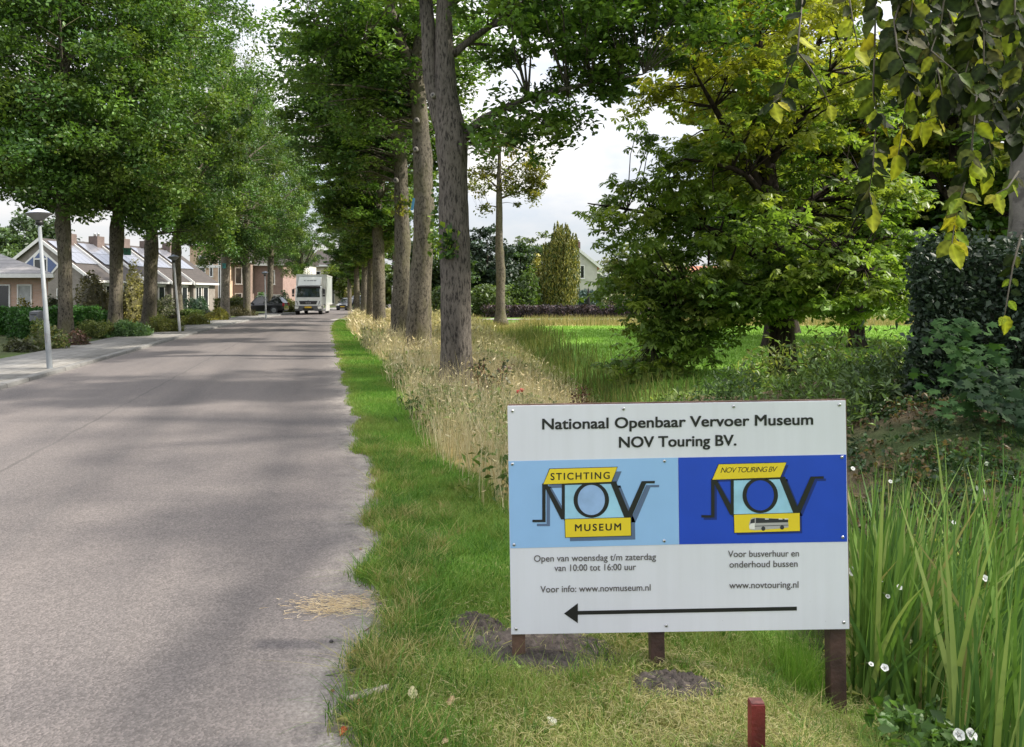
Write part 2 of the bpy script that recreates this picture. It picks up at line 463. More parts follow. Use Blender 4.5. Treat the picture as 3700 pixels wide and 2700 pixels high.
def gcol(x, y):
    u, v = inv(x, y)
    c = np.ones(x.shape + (3,)) * GREEN
    def lay(w, k):
        nonlocal c
        c = c * (1 - w[..., None]) + np.array(k) * w[..., None]
    lay(sm(-.1, .6, wob(x, y, 1.6, 2)) * .5, GREEN2)
    lay(sm(44, 48, y) * .8, [.12, .19, .05])
    lay((1 - sm(-7.6, -7.2, v)), [.07, .085, .04])
    lay(sm(38, 40, y) * (1 - sm(46, 48, y)) * sm(-6, -4, x), [.33, .28, .12])
    lay(dry_w(x, y), [.30, .235, .10])
    lay(meadow_w(x, y), MEADOW)
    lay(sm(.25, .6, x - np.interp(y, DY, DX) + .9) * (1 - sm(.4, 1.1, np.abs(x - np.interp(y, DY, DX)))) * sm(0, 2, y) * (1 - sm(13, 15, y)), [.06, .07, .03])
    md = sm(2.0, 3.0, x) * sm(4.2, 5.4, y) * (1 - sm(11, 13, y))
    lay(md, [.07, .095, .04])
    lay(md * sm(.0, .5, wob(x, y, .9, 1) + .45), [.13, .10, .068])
    lay(clip_w(x, y) * .8, [.34, .28, .12])
    lay(sm(.40, .20, v - road_edge(u) + .06 * wob(x * 3, y * 3, 1)) * sm(-1, 0, v + .6), [.19, .17, .14])
    for sx, sy, rr in ((.13, 3.42, .44), (.70, 3.15, .26), (-.42, 2.62, .12), (.95, 6.4, .2)):
        lay(np.exp(-(((x - sx) / rr) ** 2 + ((y - sy) / (rr * .62)) ** 2) ** 2) * .95, [.05, .042, .038])
    return c
def seg(*ps):
    out = []
    for a, b, s in ps: out.append(np.arange(a, b, s))
    return np.concatenate(out + [[ps[-1][1]]])
gX = seg((-700, -60, 80), (-60, -12, 1.5), (-12, 9, .14), (9, 24, .5), (24, 60, 3), (60, 700, 80))
gY = seg((-60, 0, 5), (0, 18, .14), (18, 52, .5), (52, 110, 2.5), (110, 900, 60))
GX, GY = np.meshgrid(gX, gY)
m, nt, b, o_ = newmat('ground soil and turf')
a = nd(nt, 'ShaderNodeAttribute', attribute_name='tint')
co = coords(nt)
c = mixc(nt, .75, a.outputs['Color'], ramp(nt, noise(nt, co, 9, 6, .7), [(.3, (.5, .5, .5)), (.7, (1.4, 1.4, 1.35))]), 'MULTIPLY')
c = mixc(nt, .6, c, ramp(nt, noise(nt, co, .7, 4), [(.3, (.72, .75, .7)), (.7, (1.25, 1.22, 1.2))]), 'MULTIPLY')
nt.links.new(c, b.inputs['Base Color']); b.inputs['Roughness'].default_value = .95; b.inputs['Specular IOR Level'].default_value = .1
bump(nt, b, noise(nt, co, 40, 5, .7), .8, .03)
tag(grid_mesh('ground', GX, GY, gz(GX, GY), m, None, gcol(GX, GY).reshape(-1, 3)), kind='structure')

# road
m, nt, b, o_ = newmat('worn chip-seal asphalt')
uvn = nd(nt, 'ShaderNodeUVMap', uv_map='uv').outputs[0]
def mapped(nt, vec, sc):
    mp = nd(nt, 'ShaderNodeMapping', Scale=sc); nt.links.new(vec, mp.inputs['Vector']); return mp.outputs[0]
agg = nd(nt, 'ShaderNodeTexVoronoi', Scale=115.0); nt.links.new(uvn, agg.inputs['Vector'])
c = ramp(nt, noise(nt, mapped(nt, uvn, (.18, 1.2, 1)), 1.3, 5), [(.32, (.106, .097, .095)), (.68, (.136, .122, .116))])
agv = nt.nodes.new('ShaderNodeSeparateColor'); nt.links.new(agg.outputs['Color'], agv.inputs[0])
c = mixc(nt, .8, c, ramp(nt, agv.outputs[0], [(0, (.66, .65, .65)), (.55, (.97, .97, .97)), (1, (1.4, 1.36, 1.36))]), 'MULTIPLY')
sep = nt.nodes.new('ShaderNodeSeparateXYZ'); nt.links.new(uvn, sep.inputs[0])
def math_(nt, op, a, b_=None):
    n = nt.nodes.new('ShaderNodeMath'); n.operation = op
    for s, v in zip(n.inputs, (a, b_)):
        if v is None: continue
        if hasattr(v, 'links'): nt.links.new(v, s)
        else: s.default_value = v
    return n.outputs[0]
wv = math_(nt, 'ADD', sep.outputs[1], math_(nt, 'MULTIPLY', math_(nt, 'SUBTRACT', noise(nt, mapped(nt, uvn, (1, .02, 1)), 1.2, 4), .5), .16))
def line(at_, w): return math_(nt, 'LESS_THAN', math_(nt, 'ABSOLUTE', math_(nt, 'SUBTRACT', wv, at_)), w)
brk = ramp(nt, noise(nt, mapped(nt, uvn, (.5, 3, 1)), 2, 4), [(.35, (.25, .25, .25)), (.6, (1, 1, 1))])
c = mixc(nt, math_(nt, 'MULTIPLY', line(-2.72, .02), .42), c, mixc(nt, brk, (.095, .09, .089), (.045, .043, .042)))
c = mixc(nt, math_(nt, 'MULTIPLY', line(-1.9, .05), .10), c, (.08, .08, .08))
tr = ramp(nt, math_(nt, 'ABSOLUTE', math_(nt, 'SUBTRACT', math_(nt, 'ABSOLUTE', math_(nt, 'ADD', sep.outputs[1], 1.2)), .8)), [(.0, (.84, .84, .85)), (.45, (1.09, 1.08, 1.07))])
c = mixc(nt, .8, c, tr, 'MULTIPLY')
vc = nd(nt, 'ShaderNodeTexVoronoi', Scale=.55); vc.feature = 'DISTANCE_TO_EDGE'
wrp = nd(nt, 'ShaderNodeVectorMath', operation='ADD'); nzc = nd(nt, 'ShaderNodeTexNoise', Scale=2.6, Detail=5.0); nt.links.new(uvn, nzc.inputs['Vector'])
scw = nd(nt, 'ShaderNodeVectorMath', operation='SCALE', Scale=.9); nt.links.new(nzc.outputs['Color'], scw.inputs[0]); nt.links.new(uvn, wrp.inputs[0]); nt.links.new(scw.outputs[0], wrp.inputs[1]); nt.links.new(wrp.outputs[0], vc.inputs['Vector'])
ck = math_(nt, 'MULTIPLY', math_(nt, 'LESS_THAN', vc.outputs['Distance'], .004), ramp(nt, noise(nt, uvn, .35, 2), [(.5, (0, 0, 0)), (.56, (1, 1, 1))]))
c = mixc(nt, math_(nt, 'MULTIPLY', ck, .14), c, (.05, .047, .045))
spots = ramp(nt, noise(nt, mapped(nt, uvn, (1.6, 5, 1)), 2.2, 3), [(.24, (.6, .6, .6)), (.29, (1, 1, 1))])
c = mixc(nt, .8, c, spots, 'MULTIPLY')
ed = nd(nt, 'ShaderNodeAttribute', attribute_name='tint')
esep = nt.nodes.new('ShaderNodeSeparateColor'); nt.links.new(ed.outputs['Color'], esep.inputs[0])
ef = math_(nt, 'MULTIPLY', esep.outputs[0], ramp(nt, noise(nt, uvn, 7, 5, .7), [(.38, (0, 0, 0)), (.6, (1, 1, 1))]))
c = mixc(nt, ef, c, ramp(nt, noise(nt, uvn, 60, 4), [(.3, (.16, .14, .12)), (.7, (.38, .35, .32))]))
nt.links.new(c, b.inputs['Base Color']); b.inputs['Roughness'].default_value = .85; b.inputs['Specular IOR Level'].default_value = .25
bump(nt, b, agg.outputs['Distance'], .55, .006)
ru = seg((-6, 20, .12), (20, 60, .5), (60, 200, 2)); nv = 30
RU, RT = np.meshgrid(ru, np.linspace(0, 1, nv), indexing='ij')
re_ = road_edge(RU)
RV = -5.22 + (re_ + 5.22) * RT
rx, ry = R(RU, RV)
edge_col = np.stack([sm(-.30, -.03, RV - re_) * (1 - .4 * sm(20, 40, RU)) + .55 * (1 - sm(.0, .25, RV + 5.22)), 0 * RU, 0 * RU], -1)
tag(grid_mesh('road', rx[:, ::-1], ry[:, ::-1], np.full_like(rx, .004) + .03 * sm(.2, -2.5, RV[:, ::-1]) * sm(-5.2, -2.5, RV[:, ::-1]), m, (RU[:, ::-1], RV[:, ::-1]), edge_col[:, ::-1].reshape(-1, 3)), kind='structure')

def strip(name, prof, mat, u0=-6, u1=120):
    us = seg((u0, 60, .5), (60, u1, 2)); P = np.array(prof)
    U, K = np.meshgrid(us, np.arange(len(P)), indexing='ij')
    x, y = R(U, P[K, 0])
    L = np.concatenate([[0], np.cumsum(np.hypot(np.diff(P[:, 0]), np.diff(P[:, 1])))])
    return tag(grid_mesh(name, x[:, ::-1], y[:, ::-1], P[K, 1][:, ::-1], mat, (U[:, ::-1], (L[K] + P[0, 0])[:, ::-1]), None, False), kind='structure')
def slabmat(name, w, h, c1, c2, mortar, ms=.012):
    m, nt, b, o_ = newmat(name)
    uvn = nd(nt, 'ShaderNodeUVMap', uv_map='uv').outputs[0]
    br = nd(nt, 'ShaderNodeTexBrick', Scale=1.0)
    br.inputs['Brick Width'].default_value = w; br.inputs['Row Height'].default_value = h; br.inputs['Mortar Size'].default_value = ms
    br.inputs['Color1'].default_value = (*c1, 1); br.inputs['Color2'].default_value = (*c2, 1); br.inputs['Mortar'].default_value = (*mortar, 1)
    nt.links.new(uvn, br.inputs['Vector'])
    c = mixc(nt, .8, br.outputs['Color'], ramp(nt, noise(nt, uvn, 2.3, 7, .7), [(.3, (.6, .6, .58)), (.7, (1.25, 1.24, 1.2))]), 'MULTIPLY')
    nt.links.new(c, b.inputs['Base Color']); b.inputs['Roughness'].default_value = .9
    bump(nt, b, br.outputs['Fac'], -.4, .01); return m
KERBM = slabmat('kerb concrete', 1.0, 3.0, (.14, .138, .135), (.19, .186, .18), (.06, .055, .05), .014)
PAVEM = slabmat('pavement slabs', .32, .32, (.165, .16, .156), (.22, .214, .208), (.11, .105, .09), .010)
strip('kerb', [(-5.40, -.05), (-5.40, .070), (-5.39, .076), (-5.26, .076), (-5.235, .064), (-5.225, -.05)], KERBM)
strip('pavement', [(-7.55, -.05), (-7.55, .066), (-5.405, .066), (-5.405, -.05)], PAVEM)
# side path that leaves the road and runs off to the right in front of the far hedge
pth = plain('pale paving', (.36, .35, .33), .9, .15, 3)
px_ = np.linspace(-13.2, 40, 90); PX, PT = np.meshgrid(px_, [0, 1.0], indexing='ij')
PY = 50.0 + 1.9 * PT - .01 * (PX + 5); tag(grid_mesh('path', PX, PY, gz(PX, PY) + .05, pth), kind='structure')

# ================================================================== THE SIGN
WHITE = plain('white sign sheet', (.71, .72, .785), .35, .04, 1.5); nt_ = WHITE.node_tree; bs_ = nt_.nodes['Principled BSDF']
wc_ = bs_.inputs['Base Color'].links[0].from_socket
sz_ = nt_.nodes.new('ShaderNodeSeparateXYZ'); nt_.links.new(coords(nt_, 'Object'), sz_.inputs[0])
lowz = nt_.nodes.new('ShaderNodeMapRange'); lowz.inputs[1].default_value = .42; lowz.inputs[2].default_value = .14; nt_.links.new(sz_.outputs[2], lowz.inputs[0])
spl = ramp(nt_, noise(nt_, coords(nt_, 'Object', (1, 1, .8)), 55, 5, .7), [(.66, (0, 0, 0)), (.72, (1, 1, 1))])        # mud splashes near the lower edge
c_ = mixc(nt_, math_(nt_, 'MULTIPLY', spl, math_(nt_, 'MULTIPLY', lowz.outputs[0], .55)), wc_, (.22, .19, .15))
strk = ramp(nt_, noise(nt_, coords(nt_, 'Object', (14, 14, .7)), 1.5, 4), [(.35, (.965, .965, .96)), (.6, (1, 1, 1))])       # faint rain streaks
nt_.links.new(mixc(nt_, 1.0, c_, strk, 'MULTIPLY'), bs_.inputs['Base Color'])
LBLUE = plain('light blue print', (.29, .50, .80), .35, .03)
DBLUE = plain('deep blue print', (.014, .062, .50), .35, .05); YEL = plain('yellow print', (.78, .60, .03), .4, .04)
INK = plain('black ink', (.012, .012, .014), .45, .05); GREYINK = plain('grey ink', (.10, .09, .09), .5, .05)
SHADEPRINT = plain('slate blue print', (.10, .15, .26), .4, .04); NAVY = plain('navy print', (.006, .022, .20), .4, .04)
STEEL = plain('screw steel', (.55, .55, .55), .3, .1, 20, .9)
SIGNWOOD = plain('brown stained wood', (.075, .040, .032), .6, .35, 9, 0, .35)
PALEWOOD = plain('brown stained wood, worn', (.15, .085, .06), .7, .4, 9, 0, .35)
SD = 3.3; SS = SD / F
xbl, _, zbl = at(1847, SD, 2293)
ROLL = math.radians(.92)
sign = thing('signboard', 'large white museum signboard with blue and yellow emblems and a black arrow', 'sign', (xbl - .14 * -math.sin(ROLL) - .0, SD, zbl - .14))
sign.rotation_euler = (0, -ROLL, 0)
PWID, PHEI = 1222 * SS, 826 * SS
def zl(x, y):
    """close-up pixel on the sign -> local x, z on the panel"""
    s = ((x - 52) - (y - 108) * .0158) / 1984 * PWID
    t = ((y - 108) + (x - 52) * .0151) / 1332 * PHEI
    return s, .14 + PHEI - t
def sheet(mb, pts, y, th=.0006):
    mb.prism([zl(*p) for p in pts], y, y + th, 'y')
mb = MB(); mb.box(0, PWID, 0, .006, .14, .14 + PHEI); mb.build('panel', WHITE, sign, bevel=.0012)
mb = MB(); mb.box(.004, PWID + .006, .0065, .022, .146, .14 + PHEI + .005); mb.build('backing_board', PALEWOOD, sign)
mb = MB(); sheet(mb, [(57, 430), (1051, 410), (1057, 915), (68, 937)], -.0014, .0012); mb.build('emblem_panel', LBLUE, sign)['label'] = 'light blue emblem panel'
mb = MB(); sheet(mb, [(1053, 410), (2038, 393), (2043, 900), (1059, 915)], -.0014, .0012); mb.build('emblem_panel', DBLUE, sign)['label'] = 'deep blue emblem panel'
def lettering(body, x0, x1, b0, b1, caph, mat, bold=0.0, shear=0.0, y=-.0022, parent=sign, mapf=zl, name='lettering', space=1.0):
    cu = bpy.data.curves.new('t', 'FONT'); cu.body = body; cu.size = 1.0; cu.shear = shear; cu.space_character = space; cu.resolution_u = 4
    cu.extrude = 0
    ob = bpy.data.objects.new('t', cu); COL.objects.link(ob)
    dg = bpy.context.evaluated_depsgraph_get(); me = bpy.data.meshes.new_from_object(ob.evaluated_get(dg))
    bpy.data.objects.remove(ob)
    V = np.empty(len(me.vertices) * 3, dtype=np.float32); me.vertices.foreach_get('co', V); V = V.reshape(-1, 3)
    lo, hi = V[:, 0].min(), V[:, 0].max()
    W = np.empty_like(V)
    for i, p in enumerate(V):
        t = (p[0] - lo) / (hi - lo)
        X = x0 + (x1 - x0) * t; Yb = b0 + (b1 - b0) * t - p[1] / CAPH * caph
        a_, z_ = mapf(X, Yb); W[i] = (a_, y, z_)
    if bold:                                    # heavier strokes: the print is laid down several times, slightly offset
        F_ = [tuple(p.vertices) for p in me.polygons]; nV = len(W); al, fa = [], []
        for q, (ox, oz) in enumerate(((-1, -1), (1, -1), (-1, 1), (1, 1), (0, 0), (0, 1), (1, 0), (-1, 0), (0, -1))):
            al.append(W + np.array([ox * bold, -q * .00006, oz * bold * .7])); fa += [tuple(i + q * nV for i in f) for f in F_]
        me = bpy.data.meshes.new('t'); W = np.concatenate(al).astype(np.float32); me.from_pydata(W.tolist(), [], fa)
    me.vertices.foreach_set('co', np.ascontiguousarray(W, dtype=np.float32).ravel()); me.materials.clear(); me.materials.append(mat); me.update()
    o = bpy.data.objects.new(name, me); COL.objects.link(o); o.parent = parent
    o.data.name = name
    return o
CAPH = .70
lettering('Nationaal Openbaar Vervoer Museum', 257, 1842, 244, 217, 62, INK, .0016)
lettering('NOV Touring BV.', 707, 1392, 350, 338, 62, INK, .0016)
lettering('Open van woensdag t/m zaterdag', 207, 922, 1015, 1004, 38, GREYINK, .0003)
lettering('van 10:00 tot 16:00 uur', 327, 805, 1070, 1063, 38, GREYINK, .0003)
lettering('Voor info: www.novmuseum.nl', 245, 890, 1194, 1183, 38, GREYINK, .0003)
lettering('Voor busverhuur en', 1345, 1760, 989, 985, 38, GREYINK, .0003)
lettering('onderhoud bussen', 1353, 1752, 1050, 1045, 38, GREYINK, .0003)
lettering('www.novtouring.nl', 1352, 1757, 1171, 1167, 38, GREYINK, .0003)
mb = MB(); sheet(mb, [(383, 1317), (464, 1257), (464, 1302), (1748, 1278), (1748, 1300), (464, 1324), (464, 1373)], -.002); mb.build('arrow', INK, sign)
N_STROKES = [[(255, 560), (275, 560), (275, 770), (275, 784), (198, 784), (198, 770), (255, 770)],
             [(258, 556), (282, 556), (388, 742), (388, 768), (366, 768)],
             [(370, 554), (388, 554), (388, 768), (370, 768)], [(372, 554), (690, 547), (690, 560), (372, 568)],
             [(653, 549), (688, 548), (768, 740), (776, 762), (738, 762)], [(752, 762), (776, 762), (864, 558), (915, 558), (915, 544), (838, 546), (752, 738)]]
def ring(cx, cy, ro, ri, kx=1.0):
    n = 40
    return [[(cx + r * kx_ * math.cos(a), cy + r2 * math.sin(a)) for r, kx_, r2, a in ((ro, kx, ro, a0), (ro, kx, ro, a1), (ri, kx, ri + 8, a1), (ri, kx, ri + 8, a0))]
            for a0, a1 in ((2 * math.pi * k / n, 2 * math.pi * (k + 1) / n) for k in range(n))]
def emblem(dx, dy, word1, sh, shoff, hole):
    mv = lambda P, ox=0, oy=0: [(x + dx + ox, y + dy + oy) for x, y in P]
    top = [(262, 563), (300, 475), (695, 465), (660, 549)]; bot = [(389, 768), (773, 758), (775, 862), (392, 872)]
    s = MB()
    for k, P in enumerate(N_STROKES + ring(543, 655, 104, 80)): sheet(s, mv(P), -.0036 - .00003 * (k % 7), .0004)
    for P in (top, bot):
        c = (sum(p[0] for p in P) / 4, sum(p[1] for p in P) / 4)
        sheet(s, mv([(p[0] + (3 if p[0] > c[0] else -3), p[1] + (3 if p[1] > c[1] else -3)) for p in P]), -.0034, .0003)
    em = s.build('emblem', INK, sign)
    s = MB()
    for P in N_STROKES + ring(543, 655, 104, 80) + [top, bot]: sheet(s, mv(P, *shoff), -.0020, .0004)
    s.build('drop_shadow', sh, em)
    s = MB(); sheet(s, mv([(388, 566), (657, 561), (738, 760), (388, 768)]), -.0026, .0004); s.build('light_field', LBLUE if not hole else plain('pale blue print', (.36, .66, .86), .35), em)
    if hole:
        s = MB(); sheet(s, mv([(543 + 84 * math.cos(2 * math.pi * k / 32), 655 + 88 * math.sin(2 * math.pi * k / 32)) for k in range(32)]), -.0030, .0003); s.build('ring_centre', hole, em)
    s = MB(); sheet(s, mv(top), -.0042, .0004); s.build('name_plate', YEL, em)
    s = MB(); sheet(s, mv(bot), -.0042, .0004); s.build('name_plate', YEL, em)
    if word1 == 'STICHTING':
        lettering('STICHTING', 305, 650, 538, 531, 40, INK, .0007, 0, -.0046, em, space=1.25)
        lettering('MUSEUM', 448, 716, 836, 830, 40, INK, .0009, 0, -.0046, em, space=1.3)
    else:
        lettering('NOV TOURING BV', 1300, 1634, 497, 491, 31, INK, 0, .3, -.0046, em, space=.85)
    return em
emblem(0, 0, 'STICHTING', SHADEPRINT, (26, 24), plain('ring blue print', (.33, .50, .80), .35))['label'] = 'emblem with yellow plates on light blue'
em2 = emblem(990, -26, 'TOUR', NAVY, (14, 14), DBLUE); em2['label'] = 'emblem with a small coach on deep blue'
s = MB()
BG = plain('coach grey print', (.42, .41, .40), .5, .1); BW = plain('coach white print', (.75, .74, .70), .5, .05); BD = plain('coach dark print', (.03, .03, .04), .5, .1)
def bsheet(P, y, mi):
    s.mi = mi; sheet(s, P, y, .0003)
bsheet([(1466, 800), (1475, 768), (1490, 758), (1695, 766), (1698, 815), (1640, 822), (1500, 832), (1470, 828)], -.0047, 0)
bsheet([(1478, 794), (1500, 790), (1500, 826), (1470, 824), (1467, 806)], -.0050, 1)
bsheet([(1506, 760), (1695, 767), (1696, 785), (1506, 790)], -.0050, 2)
bsheet([(1478, 770), (1500, 762), (1500, 788), (1474, 792)], -.0050, 2)
for bx in (1560, 1640, 1675): bsheet([(bx, 763), (bx + 22, 764), (bx + 22, 769), (bx, 769)], -.0053, 1)
bsheet([(1500, 806), (1698, 800), (1698, 803), (1500, 810)], -.0050, 2)
for bx, by in ((1550, 822), (1660, 815)): bsheet([(bx + 12 * math.cos(k * .524), by + 13 * math.sin(k * .524)) for k in range(12)], -.0053, 2)
s.build('coach_picture', [BG, BW, BD], em2)
for x, y in ((80, 137), (732, 125), (1378, 112), (1998, 103), (80, 447), (972, 430), (2012, 408), (90, 916), (970, 894), (2017, 874), (102, 1406), (983, 1388), (2024, 1370)):
    sx_, sz_ = zl(x, y)
    s = MB(); s.tube([(0, 0, 0), (0, -.0035, 0), (0, -.0055, 0)], [.0075, .0068, .004], 10); o = s.build('screw', STEEL, sign, True, (sx_, -.0002, sz_))
    s = MB(); s.tube([(0, -.0054, 0), (0, -.0060, 0)], [.0028, .0026], 6); s.build('slot', INK, o)
for x0, x1, zb, mt, dy in ((.003, .062, -.18, PALEWOOD, .03), (.620, .682, -.22, SIGNWOOD, .03), (1.418, 1.488, -.42, SIGNWOOD, .03)):
    s = MB(); s.box(x0, x1, .0225, .0225 + .065, zb - .25, .14 + PHEI - .01); s.build('post', mt, sign, bevel=.003)
# ================================================================== TREES
LIME = [[0.080, 0.152, 0.029], [0.109, 0.196, 0.035], [0.065, 0.131, 0.035], [0.138, 0.217, 0.038]]
LIME_L = [[.074, .148, .028], [.10, .178, .036], [.058, .120, .032], [.13, .195, .04]]
def loc(px, d, z=0.0): return ((px - CX) * d / F, d, z)
# --- the row along the right-hand verge
s = .004556
tree('street_tree', 'nearest and thickest trunk of the right-hand row, forking high, close behind the sign', loc(1650, 12.3, -.05),
     [[(0, 0, -.3, .27), (0, 0, .0, .262), (0, 0, 1.0, .245), (-.01, 0, 1.9, .25), (-.05, 0, 2.8, .245), (-.07, 0, 3.6, .235), (-.09, 0, 4.1, .262), (-.12, 0, 4.5, .225), (-.17, 0, 5.0, .175), (-.20, .02, 6.5, .125), (-.1, .2, 9, .08), (0, .3, 12, .02)],
      [(-.14, 0, 4.05, .14), (-.26, .02, 4.5, .15), (-.44, .08, 5.3, .13), (-.52, .15, 6.5, .115), (-.9, .2, 9, .07), (-1.1, .2, 11, .02)],
      [(.1, 0, 4.2, .09), (.4, -.05, 4.5, .07), (1.17, -.1, 4.85, .05), (1.8, -.2, 4.98, .036), (3.0, -.4, 5.15, .014)],
      [(-.05, 0, 5.6, .07), (.5, .2, 6.1, .05), (1.8, .5, 6.9, .035), (3.6, .6, 7.2, .014)],
      [(-.1, .1, 6.4, .06), (.6, -.6, 7.2, .045), (1.6, -1.6, 8.0, .02)],
      [(-.6, .2, 7.4, .06), (-1.6, .3, 8.4, .04), (-3, .4, 9.2, .015)]],
     [(1.9, 0, 6.1, 2.0, 2.0, 1.1, 3.2), (3.6, .2, 6.2, 1.4, 1.6, .9, 1.5), (4.6, .4, 6.7, 1.2, 1.5, .8, 1.0), (2.6, .2, 7.0, 2.2, 2, 1, 1.2), (1.1, .1, 4.4, 1.0, 1.0, .72, 1.1), (1.0, .3, 7.6, 3.2, 3, 1.6, 3.2), (0, .3, 9.8, 3.8, 3.6, 2.4, 3.2), (2.3, -.2, 5.2, .6, .8, .35, .45), (-.9, .5, 7.9, 2.2, 2, 1.2, 1.4)],
     360, 95, .115, LIME, 11, 'tree', 'row of trees on the right verge', .42, .42, BARK, up=1.2, knots=7, trunkseg=26)
def fork_tree(label, px, d, trunk_px, r0, left, right, crown, seed, n=300, nl=110, ls=.14, cols=LIME, base_py=None, bark=BARK_MOSS, group='row of trees on the right verge', knots=10, lean2=0):
    """trunk_px: photo columns of the trunk axis at heights z"""
    k = d / F; bx = px
    T = [(0, 0, -.3, r0 * 1.05)] + [((c - bx) * k, 0, z, r) for c, z, r in trunk_px]
    zt = T[-1][2]; xt = T[-1][0]; rt = T[-1][3]
    st = [T + [(xt + right * .4, .1, zt + 1.5, rt * .7), (xt + right, .2, zt + 4.5, rt * .45), (xt + right * 1.2, .3, zt + 8, .03)],
          [(xt, 0, zt - .3, rt * .7), (xt + left * .5, -.1, zt + 1.2, rt * .62), (xt + left, 0, zt + 3, rt * .45), (xt + left * 1.7, .3, zt + 6, .03)]]
    rr = random.Random(seed)
    for _ in range(7):
        a = rr.uniform(0, 6.28); z0 = zt + rr.uniform(-.4, 3); L = rr.uniform(1.6, 3)
        st.append([(xt, 0, z0, .07), (xt + math.cos(a) * L * .4, math.sin(a) * L * .4, z0 + .5, .05), (xt + math.cos(a) * L, math.sin(a) * L, z0 + rr.uniform(.7, 1.8), .02)])
    return tree('street_tree', label, loc(px, d), st, crown, n, nl, ls, cols, seed, 'tree', group, .55, .42, bark, knots=knots, up=1.3)
fork_tree('second trunk from the sign in the right-hand row, dark and mossy with a blue tag', 1507, 19.5,
          [(1509, 0, .32), (1513, 1.0, .315), (1522, 2.0, .285), (1530, 2.9, .26), (1532, 3.8, .265), (1527, 4.6, .25), (1518, 6.2, .21), (1508, 7.4, .20)], .32, -1.1, .3,
          [(-.6, .2, 9.6, 3.0, 3.2, 3.6, 3), (-2.1, 0, 7.6, 1.5, 1.8, 1.3, .9), (.3, .6, 8, 1.6, 2, 1.5, .5), (-1.2, .3, 6.4, 1.0, 1.2, .7, .4)], 21, 300, 105, .13)
fork_tree('third trunk from the sign in the right-hand row, pale with many knots', 1440, 25.5,
          [(1440, 0, .31), (1444, 1.0, .295), (1450, 2.2, .28), (1455, 3.2, .26), (1450, 4.6, .235), (1447, 6, .225), (1440, 7.2, .25)], .31, -.9, .5,
          [(-.7, 0, 10, 4.3, 3.6, 4.2, 3.6), (-2.6, .2, 7.4, 1.5, 1.8, 1.4, .8), (-1.4, 0, 6.2, 1.3, 1.5, .9, .6), (.5, .8, 6.5, 1.4, 1.6, 1.2, .5)], 31, 300, 105, .14, knots=18)
PROTO_R = fork_tree('fourth trunk from the sign in the right-hand row, dark, with a low leafy crown', 1372, 34,
          [(1372, 0, .30), (1370, 1.5, .285), (1368, 3.0, .27), (1366, 4.2, .25), (1362, 5.5, .2)], .3, -.7, .6,
          [(-.3, 0, 9.6, 4.2, 4.0, 5.0, 3.6), (-1.4, 0, 5.6, 1.5, 1.6, 1.3, .8), (.2, .2, 4.9, 1.2, 1.4, .9, .5)], 41, 330, 110, .17)
def place_copy(proto, label, px, d, sc, rz, v_z=0.0):
    c = copy_tree(proto); c.location = loc(px, d, v_z); c.rotation_euler = (0, 0, rz); c.scale = (sc, sc, sc); c['label'] = label; return c
place_copy(PROTO_R, 'slim pale trunk just left of the dark fourth roadside trunk', 1341, 41, .86, 2.1)
place_copy(PROTO_R, 'pale sunlit trunk beside the thin white post, far down the right-hand row', 1317, 52, .95, 4.0)
place_copy(PROTO_R, 'far trunk above the grey vehicle at the end of the right-hand row', 1290, 66, .9, 1.0)
place_copy(PROTO_R, 'farthest small trunk above the dark saloon car at the bend', 1263, 84, .8, 5.2)
BARK_PALE = barkmat('pale bark', (.12, .105, .085), (.27, .24, .20), None, 14, 8)
# --- the row along the left pavement
def left_tree(label, px, d, z0, r0, zf, H, cr, seed, lean=0.0, n=430, nl=140, ls=.15, zlow=4.3, bark=BARK_MOSS, knots=9, extra=()):
    T = [(0, 0, -.3, r0 * 1.1), (0, 0, 0, r0 * 1.05), (lean * .3, 0, 1.5, r0 * .92), (lean * .6, 0, 3, r0 * .9), (lean, 0, zf - .2, r0 * .98), (lean, .1, zf + 1, r0 * .7), (lean * 1.3, .2, zf + 4, r0 * .5), (lean, .1, H * .92, .03)]
    rr = random.Random(seed + 7); st = [T]
    for i in range(11):
        a = i * 2.4 + rr.uniform(-.4, .4); z1 = zf + rr.uniform(-.1, 6); L = cr * rr.uniform(.45, .85)
        st.append([(lean, 0, z1, r0 * .45 if i < 3 else r0 * .3), (lean + math.cos(a) * L * .35, math.sin(a) * L * .35, z1 + L * .45, r0 * .25), (lean + math.cos(a) * L, math.sin(a) * L, z1 + L * rr.uniform(.9, 1.5), .02)])
    crown = [(0, 0, H * .62, cr, cr, H * .36, 5), (cr * .3, -cr * .4, H * .42, cr * .75, cr * .7, H * .16, 1.2), (-cr * .4, -cr * .3, H * .42, cr * .7, cr * .7, H * .15, 1.0), (0, -.3 * cr, H * .82, cr * .75, cr * .75, H * .15, 1.0)] + list(extra)
    return tree('street_tree', label, (*loc(px, d)[:2], z0), st, crown, n, nl, ls, LIME_L, seed, 'tree', 'row of trees on the left pavement', .64, .8, bark, up=.75, zmin=zlow, knots=knots, hollow=.25, shell=.4)
LA = left_tree('leftmost tree of the left pavement row, mossy trunk with a knobbly burr', 240, 27.0, .06, .25, 4.3, 15.5, 3.6, 51, -.12, knots=8, extra=[(-2.2, 0, 5.6, 1.3, 1.5, .8, .5)], zlow=4.9)
left_tree('second tree of the left pavement row, trunk with a green nest box and yellow moss', 415, 29.8, .06, .27, 4.2, 17.5, 4.4, 61, .1, extra=[(-1.6, -.3, 5.0, 1.2, 1.4, .5, .4), (1.5, -1, 4.7, 1.3, 1.4, .5, .5)])
LB = left_tree('third tree of the left pavement row, thick grey trunk right of the nest box tree', 540, 36.0, .06, .33, 4.1, 20.5, 5.5, 71, .1, extra=[(1.8, -1, 4.6, 2.0, 1.8, .7, .7)])
